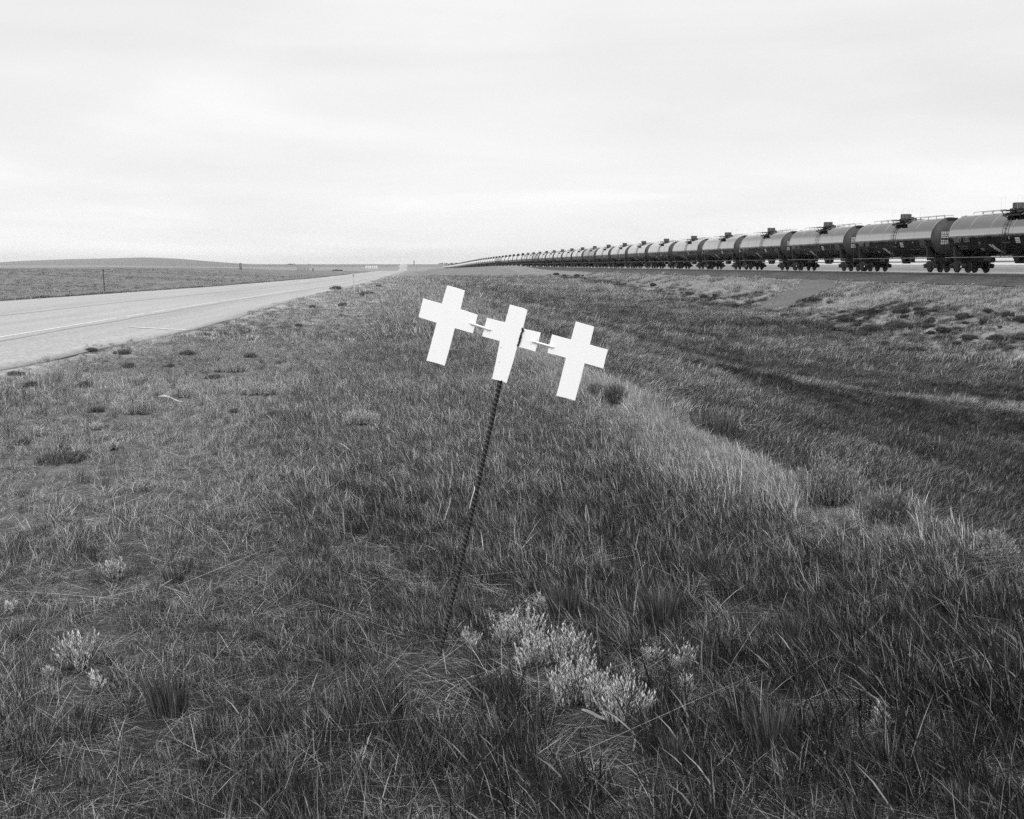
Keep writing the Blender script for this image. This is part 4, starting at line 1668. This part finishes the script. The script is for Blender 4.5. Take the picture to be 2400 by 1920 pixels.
def blades(n, r0, h, hsd, width, lean, droop, splay, seed, tone_sd=.35, flat=0.0, nose=0.0):
    """one tuft of n blades; the wind leans it towards -X"""
    r = np.random.default_rng(seed)
    a = r.uniform(0, 6.28, n)
    q = np.sqrt(r.uniform(0, 1, n)) * r0
    b0 = np.stack([np.cos(a) * q, np.sin(a) * q, np.zeros(n)], 1)
    L = h * np.clip(r.normal(1, hsd, n), .3, 1.9)
    az = r.uniform(0, 6.28, n)
    ti = np.abs(r.normal(0, splay, n))
    dx = np.cos(az) * ti - lean * r.uniform(.4, 1.5, n)
    dy = np.sin(az) * ti + r.normal(0, .05, n)
    dr = droop * r.uniform(.2, 1.4, n)
    sa = r.uniform(0, 3.14, n)
    sd = np.stack([np.cos(sa), np.sin(sa), np.zeros(n)], 1) * (width * r.uniform(.6, 1.3, n))[:, None] / 2
    V = []
    prof_ = ((0, .8), (.35, 1), (.7, .8 + nose), (1, 0))
    for t, wk in prof_:
        hor = (t + dr * t * t * 1.6)
        up = L * (t - dr * .55 * t * t) * (1 - flat)
        c = b0 + np.stack([dx * L * hor, dy * L * hor, np.maximum(up, .004)], 1)
        V += [c - sd * wk, c + sd * wk] if wk else [c]
    V = np.stack(V, 1)
    ids = np.arange(n * 7).reshape(n, 7)
    quads = np.concatenate([ids[:, [0, 1, 3, 2]], ids[:, [2, 3, 5, 4]]])
    tris = ids[:, [4, 5, 6]]
    tone = np.repeat(two_tone(r, n, tone_sd), 7)
    return np_mesh('tuft', V.reshape(-1, 3), np.concatenate([quads.ravel(), tris.ravel()]),
                   np.concatenate([np.full(len(quads), 4), np.full(len(tris), 3)]), M['grass'], {'blade': tone})


def forb(n, r0, h, leaf, seed):
    r = np.random.default_rng(seed)

    def f(rg, m):
        a = rg.uniform(0, 6.28, m)
        q = np.sqrt(rg.uniform(0, 1, m)) * r0
        return np.stack([np.cos(a) * q, np.sin(a) * q, h * rg.uniform(.05, 1, m) * (1 - .5 * q / r0)], 1)
    V, Q, S, T_ = leaf_blob(n, f, leaf, seed, .4)
    return np_mesh('forb', V, Q, S, M['grass'], {'blade': T_})


TUFT = [
    blades(80, .055, .064, .38, .0016, .20, .25, .38, 1, .5),         # 0-2 fine short grass
    blades(80, .055, .078, .36, .0015, .26, .35, .30, 2, .5),
    blades(60, .05, .070, .42, .0019, .10, .30, .50, 3, .5),
    blades(60, .05, .078, .28, .0019, .30, .20, .19, 4, .5, nose=.3),   # 3-4 taller, leaning in the wind
    blades(54, .05, .090, .28, .0020, .38, .25, .17, 5, .5, nose=.3),
    blades(6, .04, .22, .30, .0016, .45, .85, .35, 6, .2),            # 5 long arching straws
    forb(110, .06, .040, .010, 7),                                    # 6 short leafy cover
    blades(11, .05, .13, .30, .0048, .28, .30, .30, 8, .5, nose=.25), # 7 broad blades
    blades(120, .22, .15, .38, .0055, .30, .30, .32, 9, .5),          # 8-9 coarse clumps for mid distance
    blades(120, .28, .13, .42, .0060, .20, .40, .48, 10, .5),
    blades(80, .06, .13, .30, .0018, .05, .10, .32, 11, .35),         # 10 stiff upright bunch
    blades(44, .11, .14, .40, .0016, .20, .5, 1.5, 12, .4, flat=.74), # 11 flattened thatch
    forb(150, .22, .08, .040, 13),                                    # 12 coarse leafy cover
    blades(90, .26, .20, .30, .0065, .55, .5, .30, 14, .5),           # 13 matted wind-swept tussock
    blades(46, .025, .11, .28, .0016, .10, .18, .55, 15, .4),         # 14 small radiating bunch
]
tuft_col = bpy.data.collections.new('grass_tufts')
for i, me in enumerate(TUFT):
    me.name = f'grass_tuft_{chr(97 + i)}'
    tuft_col.objects.link(bpy.data.objects.new(f'grass_tuft_{chr(97 + i)}', me))

NEAR_R = 11.0
gt = bpy.data.node_groups.new('scatter_tufts', 'GeometryNodeTree')
gt.interface.new_socket('Geometry', in_out='INPUT', socket_type='NodeSocketGeometry')
gt.interface.new_socket('Geometry', in_out='OUTPUT', socket_type='NodeSocketGeometry')
gi, go = gt.nodes.new('NodeGroupInput'), gt.nodes.new('NodeGroupOutput')
iop = gt.nodes.new('GeometryNodeInstanceOnPoints')
ci_ = gt.nodes.new('GeometryNodeCollectionInfo')
ci_.inputs['Collection'].default_value = tuft_col
ci_.inputs['Separate Children'].default_value = True
ci_.inputs['Reset Children'].default_value = True


def named(nm, ty):
    n = gt.nodes.new('GeometryNodeInputNamedAttribute')
    n.data_type = ty
    n.inputs['Name'].default_value = nm
    return n.outputs['Attribute']


gt.links.new(gi.outputs[0], iop.inputs['Points'])
gt.links.new(ci_.outputs[0], iop.inputs['Instance'])
iop.inputs['Pick Instance'].default_value = True
gt.links.new(named('kind', 'INT'), iop.inputs['Instance Index'])
gt.links.new(named('turn', 'FLOAT_VECTOR'), iop.inputs['Rotation'])
gt.links.new(named('size', 'FLOAT_VECTOR'), iop.inputs['Scale'])
# tufts close to the camera become one real mesh, those farther off stay instances
sepn = gt.nodes.new('GeometryNodeSeparateGeometry')
sepn.domain = 'INSTANCE'
cmp_ = gt.nodes.new('FunctionNodeCompare')
cmp_.data_type = 'FLOAT'
cmp_.operation = 'GREATER_THAN'
cmp_.inputs[1].default_value = .5
gt.links.new(named('near', 'FLOAT'), cmp_.inputs[0])
gt.links.new(iop.outputs[0], sepn.inputs[0])
gt.links.new(cmp_.outputs[0], sepn.inputs[1])
rln = gt.nodes.new('GeometryNodeRealizeInstances')
gt.links.new(sepn.outputs[0], rln.inputs[0])
jn = gt.nodes.new('GeometryNodeJoinGeometry')
gt.links.new(sepn.outputs[1], jn.inputs[0])
gt.links.new(rln.outputs[0], jn.inputs[0])
gt.links.new(jn.outputs[0], go.inputs[0])


def scatter(name, P, kind, turn, size, tone, label, cat):
    n = len(P)
    me = bpy.data.meshes.new(name)
    me.vertices.add(n)
    me.vertices.foreach_set('co', np.asarray(P, np.float32).ravel())
    a = me.attributes.new('kind', 'INT', 'POINT'); a.data.foreach_set('value', np.asarray(kind, np.int32))
    a = me.attributes.new('turn', 'FLOAT_VECTOR', 'POINT'); a.data.foreach_set('vector', np.asarray(turn, np.float32).ravel())
    a = me.attributes.new('size', 'FLOAT_VECTOR', 'POINT'); a.data.foreach_set('vector', np.asarray(size, np.float32).ravel())
    a = me.attributes.new('tone', 'FLOAT', 'POINT'); a.data.foreach_set('value', np.asarray(tone, np.float32))
    a = me.attributes.new('near', 'FLOAT', 'POINT'); a.data.foreach_set('value', (np.hypot(P[:, 0], P[:, 1]) < NEAR_R).astype(np.float32))
    me.materials.append(M['grass'])
    o = bpy.data.objects.new(name, me)
    col.objects.link(o)
    md = o.modifiers.new('tufts', 'NODES')
    md.node_group = gt
    tag(o, label, cat, kind='stuff')
    return o


HALF = math.atan(1200 / F_PX) + R(13)


def fan(r0, r1, dens):
    n = int(dens * HALF * (r1 * r1 - r0 * r0))
    r = np.sqrt(rng.uniform(0, 1, n) * (r1 * r1 - r0 * r0) + r0 * r0)
    th = rng.uniform(-HALF, HALF, n) + _a
    return r * np.sin(th), r * np.cos(th)


def in_poly(X, Y, poly):
    c = np.zeros(X.shape, bool)
    j = len(poly) - 1
    for i in range(len(poly)):
        (xi, yi), (xj, yj) = poly[i], poly[j]
        hit = ((yi > Y) != (yj > Y)) & (X < (xj - xi) * (Y - yi) / ((yj - yi) if abs(yj - yi) > 1e-9 else 1e-9) + xi)
        c ^= hit
        j = i
    return c


def choose(w):
    """w: n x k weights -> column index per row"""
    c = np.cumsum(w, 1)
    return (rng.uniform(0, 1, len(w))[:, None] * c[:, -1:] > c).sum(1)


NK = len(TUFT)
STRAW = [(3.5, 40), (6, 33), (8.5, 29.6), (13, 31), (18, 30.4), (24, 31)]


def plan(X, Y, ring):
    """tuft kind, tone, size and turn from where the tuft stands"""
    n = len(X)
    W = np.zeros((n, NK))
    d = np.hypot(X, Y)
    wv = wob(X, Y)
    wl = wob(X * .35 + 9, Y * .35, 0, 9)
    wn = wob(X * 2.2, Y * 2.2 + 4)
    tone = np.full(n, .2)
    sz = np.ones(n)
    side = 1 - smooth((X + 1.5 + .5 * wl) / 1.2)                  # stony verge to the left
    crx = I(Y, [(4, 2.8), (6.2, 2.75), (8, 2.45), (12, 2.3), (22, 2.15), (60, 2.3)])
    crest = np.exp(-((X - crx - .2 * wl) / .58) ** 2) * smooth((Y - 4.2) / 2.5) * (1 - smooth((Y - 26) / 14))
    ditch = smooth((X - crx - .55) / .5) * (1 - smooth((X - 28) / 1.5))
    bank = smooth((X - 28) / 1.5)
    centre = np.clip(1 - side - ditch - bank, 0, 1)
    tall = smooth((Y - 3.6) / .8) * (1 - smooth((Y - 8.5) / 3)) * np.clip(.75 + .5 * wv, 0, 1)
    near = 1 - smooth((Y - 3.4) / .8)
    if ring <= 1:
        W[:, 6] = side * 1.7
        W[:, 2] = side * .8 + centre * .5
        W[:, 0] = side * .5 + centre * (1.3 - .6 * tall)
        W[:, 1] = side * .15 + centre * (1.2 - .5 * tall)
        W[:, 11] = side * .35 + centre * .45
        W[:, 3] = centre * 1.9 * tall + .15 * ditch + .6 * crest
        W[:, 4] = centre * 1.4 * tall + .15 * ditch + .6 * crest
        W[:, 5] = centre * (.16 + .5 * near) + crest * .5
        W[:, 7] = centre * near * 3.2 * smooth((X + .15) / .4) + centre * .12
        W[:, 14] = .25 * side + .9 * centre * near + .35 * centre
        W[:, 10] = .05 * side + .10 * centre * np.clip(wn + .2, 0, 1)
        W[:, 13] = .25 * ditch
        W[:, 8] = .35 * ditch
        W[:, 9] = .5 * ditch
        W[:, 12] = .25 * ditch
        W[:, 1] += .5 * ditch
    else:
        W[:, 9] = side * .5 + centre * 1.0 + bank * .8
        W[:, 8] = centre * 1.0 + ditch * .9 + bank * .8
        W[:, 12] = side * 1.0 + centre * .15
        W[:, 13] = ditch * 1.0 + bank * .35
        W[:, 0] = side * .5
    W += 1e-6
    kind = choose(W)
    # tone: dry on the crest and the upper bank, dark in the ditch and close by on the right
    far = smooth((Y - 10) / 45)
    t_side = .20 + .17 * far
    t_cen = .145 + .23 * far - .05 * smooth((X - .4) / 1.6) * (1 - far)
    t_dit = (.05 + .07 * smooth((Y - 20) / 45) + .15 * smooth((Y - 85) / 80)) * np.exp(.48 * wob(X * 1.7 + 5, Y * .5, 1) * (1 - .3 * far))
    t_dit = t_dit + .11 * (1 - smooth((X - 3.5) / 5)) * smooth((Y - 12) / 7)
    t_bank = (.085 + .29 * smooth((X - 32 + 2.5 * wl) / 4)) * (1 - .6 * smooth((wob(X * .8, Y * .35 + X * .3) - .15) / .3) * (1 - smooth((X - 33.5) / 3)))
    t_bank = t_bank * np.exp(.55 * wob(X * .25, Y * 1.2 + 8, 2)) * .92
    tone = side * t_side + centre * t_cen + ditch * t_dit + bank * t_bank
    tone = tone * (1 - crest) + crest * .54
    # pale strip of flattened straw down the inner slope of the ditch
    straw = np.exp(-((X - (5.2 + .012 * Y) - 1.2 * wl) / 1.3) ** 2) * smooth((Y - 12) / 6) * (1 - smooth((Y - 60) / 60))
    band = np.full(n, 9.)
    for (ax_, ay_), (bx_, by_) in zip(STRAW[:-1], STRAW[1:]):
        tt = np.clip(((X - ax_) * (bx_ - ax_) + (Y - ay_) * (by_ - ay_)) / ((bx_ - ax_) ** 2 + (by_ - ay_) ** 2), 0, 1)
        band = np.minimum(band, np.hypot(X - ax_ - tt * (bx_ - ax_), (Y - ay_ - tt * (by_ - ay_)) * .8))
    band = np.exp(-((band + .5 * wv) / 1.1) ** 2)
    tone = tone * (1 + .35 * straw) + .24 * band * np.clip(1 + .8 * wn, .2, 2)
    tone = tone * np.exp(.22 * wv + .30 * wl * (d > 8) + .20 * wn + rng.normal(0, .32, n))
    tone = tone * (.47 + .53 * smooth((Y - 2.8) / 5.5))  # vignette towards the camera, put into the grass tone
    tone = tone * (1 - .28 * np.exp(-((Y - 6.2) / 1.7) ** 2) * centre * (1 - crest))            # darker patch in the middle of the verge
    tone = np.where(kind == 5, tone * 1.9, tone)
    tone = np.where(kind == 11, tone * 1.5, tone)
    tone = np.where(kind == 7, tone * 1.2, tone)
    tone = np.where(kind == 10, tone * .5, tone)
    sz = (.8 + .25 * wv) * np.exp(rng.normal(0, .18, n))
    sz = np.where(side > .5, sz * .8, sz)
    sz = sz * (1 + .30 * near * (1 - side))
    sz = sz * (1 + .35 * crest)
    turn = np.zeros((n, 3))
    turn[:, 2] = rng.normal(0, .7, n) + .6 * wl
    flip = (ditch + bank) > .5
    turn[:, 2] += np.where(flip, math.pi * .9 + .4 * wv, 0)
    turn[:, 2] = np.where((side > .5) & (rng.uniform(0, 1, n) < .6), rng.uniform(0, 6.28, n), turn[:, 2])
    turn[:, :2] = rng.normal(0, .10, (n, 2))
    size = np.stack([sz, sz, sz * np.exp(rng.normal(0, .12, n))], 1)
    return kind, np.clip(tone, .03, .8), size, turn


RINGS = [(0, 1.6, 5.2, 800, 1.0), (1, 5.2, 11, 600, .98), (1, 11, 22, 240, 1.1), (2, 22, 46, 24, .8), (2, 46, 100, 6, 1.35), (2, 100, 230, 1.2, 1.9)]
PS, KS, TS, SS, TO = [], [], [], [], []
for ring, r0, r1, dens, grow in RINGS:
    X, Y = fan(r0, r1, dens)
    eg = near_x(Y) + .38 * wob(X * 1.5, Y * 1.5) - .02
    thin = smooth((X - eg) / .9)
    keep = (X > eg) & (rng.uniform(0, 1, len(X)) < .25 + .75 * thin)
    keep &= ~((X > 39.3 + .5 * wob(X, Y)) & (X < 47))
    keep &= (X < 47)
    keep &= ~in_poly(X, Y, chute_poly)
    low = np.ones(len(X))
    if r1 <= 22:                                       # bare patches on the stony verge
        bare = smooth((wob(X * .9 + 3, Y * .9) - .25) / .35) * (1 - smooth((X + 2.2) / 1.0))
        keep &= rng.uniform(0, 1, len(X)) > .7 * bare
        for (fx0, fy0, fw, fd, fr_) in FOOT:
            if not r0 - 1 < math.hypot(fx0, fy0) < r1 + 1:
                continue
            L_ = math.hypot(fx0, fy0)
            ux, uy = fx0 / L_, fy0 / L_
            al = (X - fx0) * ux + (Y - fy0) * uy
            la = (X - fx0) * uy - (Y - fy0) * ux
            keep &= ~(((la / max(fw, .04)) ** 2 + (al / max(fd, .04)) ** 2 < 1.0) & (rng.uniform(0, 1, len(X)) < .95))
            low = np.where((np.abs(la) < fw * .95) & (al < 0) & (al > -fd - fr_), .38, low)
        # the stake's foot stays visible
        keep &= ~((np.abs(X - BASE[0] + .02) < .05) & (np.abs(Y - BASE[1] + .11) < .17) & (rng.uniform(0, 1, len(X)) < .9))
        low = np.where((np.abs(X - BASE[0]) < .12) & (Y < BASE[1] + .05) & (Y > BASE[1] - .7), .4, low)
    if r1 <= 11:                                       # open gaps between the tufts
        keep &= rng.uniform(0, 1, len(X)) < .22 + .78 * smooth((wob(X * 3.4, Y * 3.4 + 2, 7, 14) + .42) / .5)
    X, Y, low = X[keep], Y[keep], low[keep]
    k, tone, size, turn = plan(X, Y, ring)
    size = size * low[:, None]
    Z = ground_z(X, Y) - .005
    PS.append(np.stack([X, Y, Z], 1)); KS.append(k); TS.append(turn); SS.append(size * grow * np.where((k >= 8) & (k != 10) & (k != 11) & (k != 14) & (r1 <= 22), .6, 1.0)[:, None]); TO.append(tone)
for r0, r1, dens in ((1.6, 6, 330), (6, 11, 130)):       # flattened straw and litter under the standing grass
    X, Y = fan(r0, r1, dens)
    keep = (X > near_x(Y) + .5) & (X < 6) & ~((np.abs(X - BASE[0] + .01) < .05) & (np.abs(Y - BASE[1] + .10) < .16))
    X, Y = X[keep], Y[keep]
    n = len(X)
    sd_ = 1 - smooth((X + 1.5) / 1.2)
    k = np.where(rng.uniform(0, 1, n) < .25 + .45 * sd_, 6, 11)
    tn = (.19 + .03 * sd_) * (.6 + .4 * smooth((Y - 3.0) / 4.5)) * np.exp(.3 * wob(X * 2, Y * 2) + rng.normal(0, .4, n))  # same vignette put into the litter tone
    s0 = np.exp(rng.normal(-.25, .2, n))
    s0 = np.where(k == 6, s0 * .7, s0)
    PS.append(np.stack([X, Y, ground_z(X, Y) - .004], 1)); KS.append(k)
    TS.append(np.stack([rng.normal(0, .1, n), rng.normal(0, .1, n), rng.uniform(0, 6.28, n)], 1))
    SS.append(np.stack([s0, s0, s0 * .6], 1)); TO.append(np.clip(tn, .03, .7))
P = np.concatenate(PS); K = np.concatenate(KS); TU = np.concatenate(TS); SZ = np.concatenate(SS); TN = np.concatenate(TO)
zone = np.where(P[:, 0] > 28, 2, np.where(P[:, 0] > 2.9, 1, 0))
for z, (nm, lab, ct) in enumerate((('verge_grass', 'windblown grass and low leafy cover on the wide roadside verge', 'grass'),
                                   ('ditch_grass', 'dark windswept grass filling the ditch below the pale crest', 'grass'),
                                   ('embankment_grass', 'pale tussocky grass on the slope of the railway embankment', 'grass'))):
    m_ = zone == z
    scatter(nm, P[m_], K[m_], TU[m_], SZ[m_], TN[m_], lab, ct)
# field beyond the road: sparse low clumps and a ragged dark edge
X, Y = fan(30, 260, .55)
keep = (X < far_x(Y) - .25)
X, Y = X[keep], Y[keep]
ex = rng.uniform(25, 300, 2600)
X = np.concatenate([X, far_x(ex) - .1 - np.abs(rng.normal(0, .5, len(ex)))])
Y = np.concatenate([Y, ex])
n = len(X)
k = np.where(rng.uniform(0, 1, n) < .5, 9, 8)
tn = .21 * np.exp(.3 * wob(X * .3, Y * .3) + rng.normal(0, .25, n))
tn[-len(ex):] *= .6
sz = np.exp(rng.normal(0, .2, n)) * 1.0
tu = np.stack([rng.normal(0, .1, n), rng.normal(0, .1, n), rng.uniform(0, 6.28, n)], 1)
scatter('field_grass', np.stack([X, Y, ground_z(X, Y)], 1), k, tu, np.stack([sz, sz, sz * .6], 1), tn, 'short grass of the open field beyond the highway', 'grass')

# ------------------------------------------------------------------ haze
mb = MB()
mb.box(-9500, 9500, -400, 9500, -40, 60)
hz = mb.build('haze', bpy.data.materials.new('haze'))
m = hz.data.materials[0]
m.use_nodes = True
t = m.node_tree
for n_ in list(t.nodes):
    t.nodes.remove(n_)
pv = N(t, 'ShaderNodeVolumePrincipled')
pv.inputs['Color'].default_value = (.99, .99, .99, 1)
pv.inputs['Density'].default_value = .5 / 7000
pv.inputs['Anisotropy'].default_value = .2
o_ = N(t, 'ShaderNodeOutputMaterial')
t.links.new(pv.outputs[0], o_.inputs['Volume'])
hz.display_type = 'BOUNDS'
tag(hz, 'pale haze over the far plain', 'haze', kind='stuff')
print('tufts', len(P), 'cars', ALL_CARS)
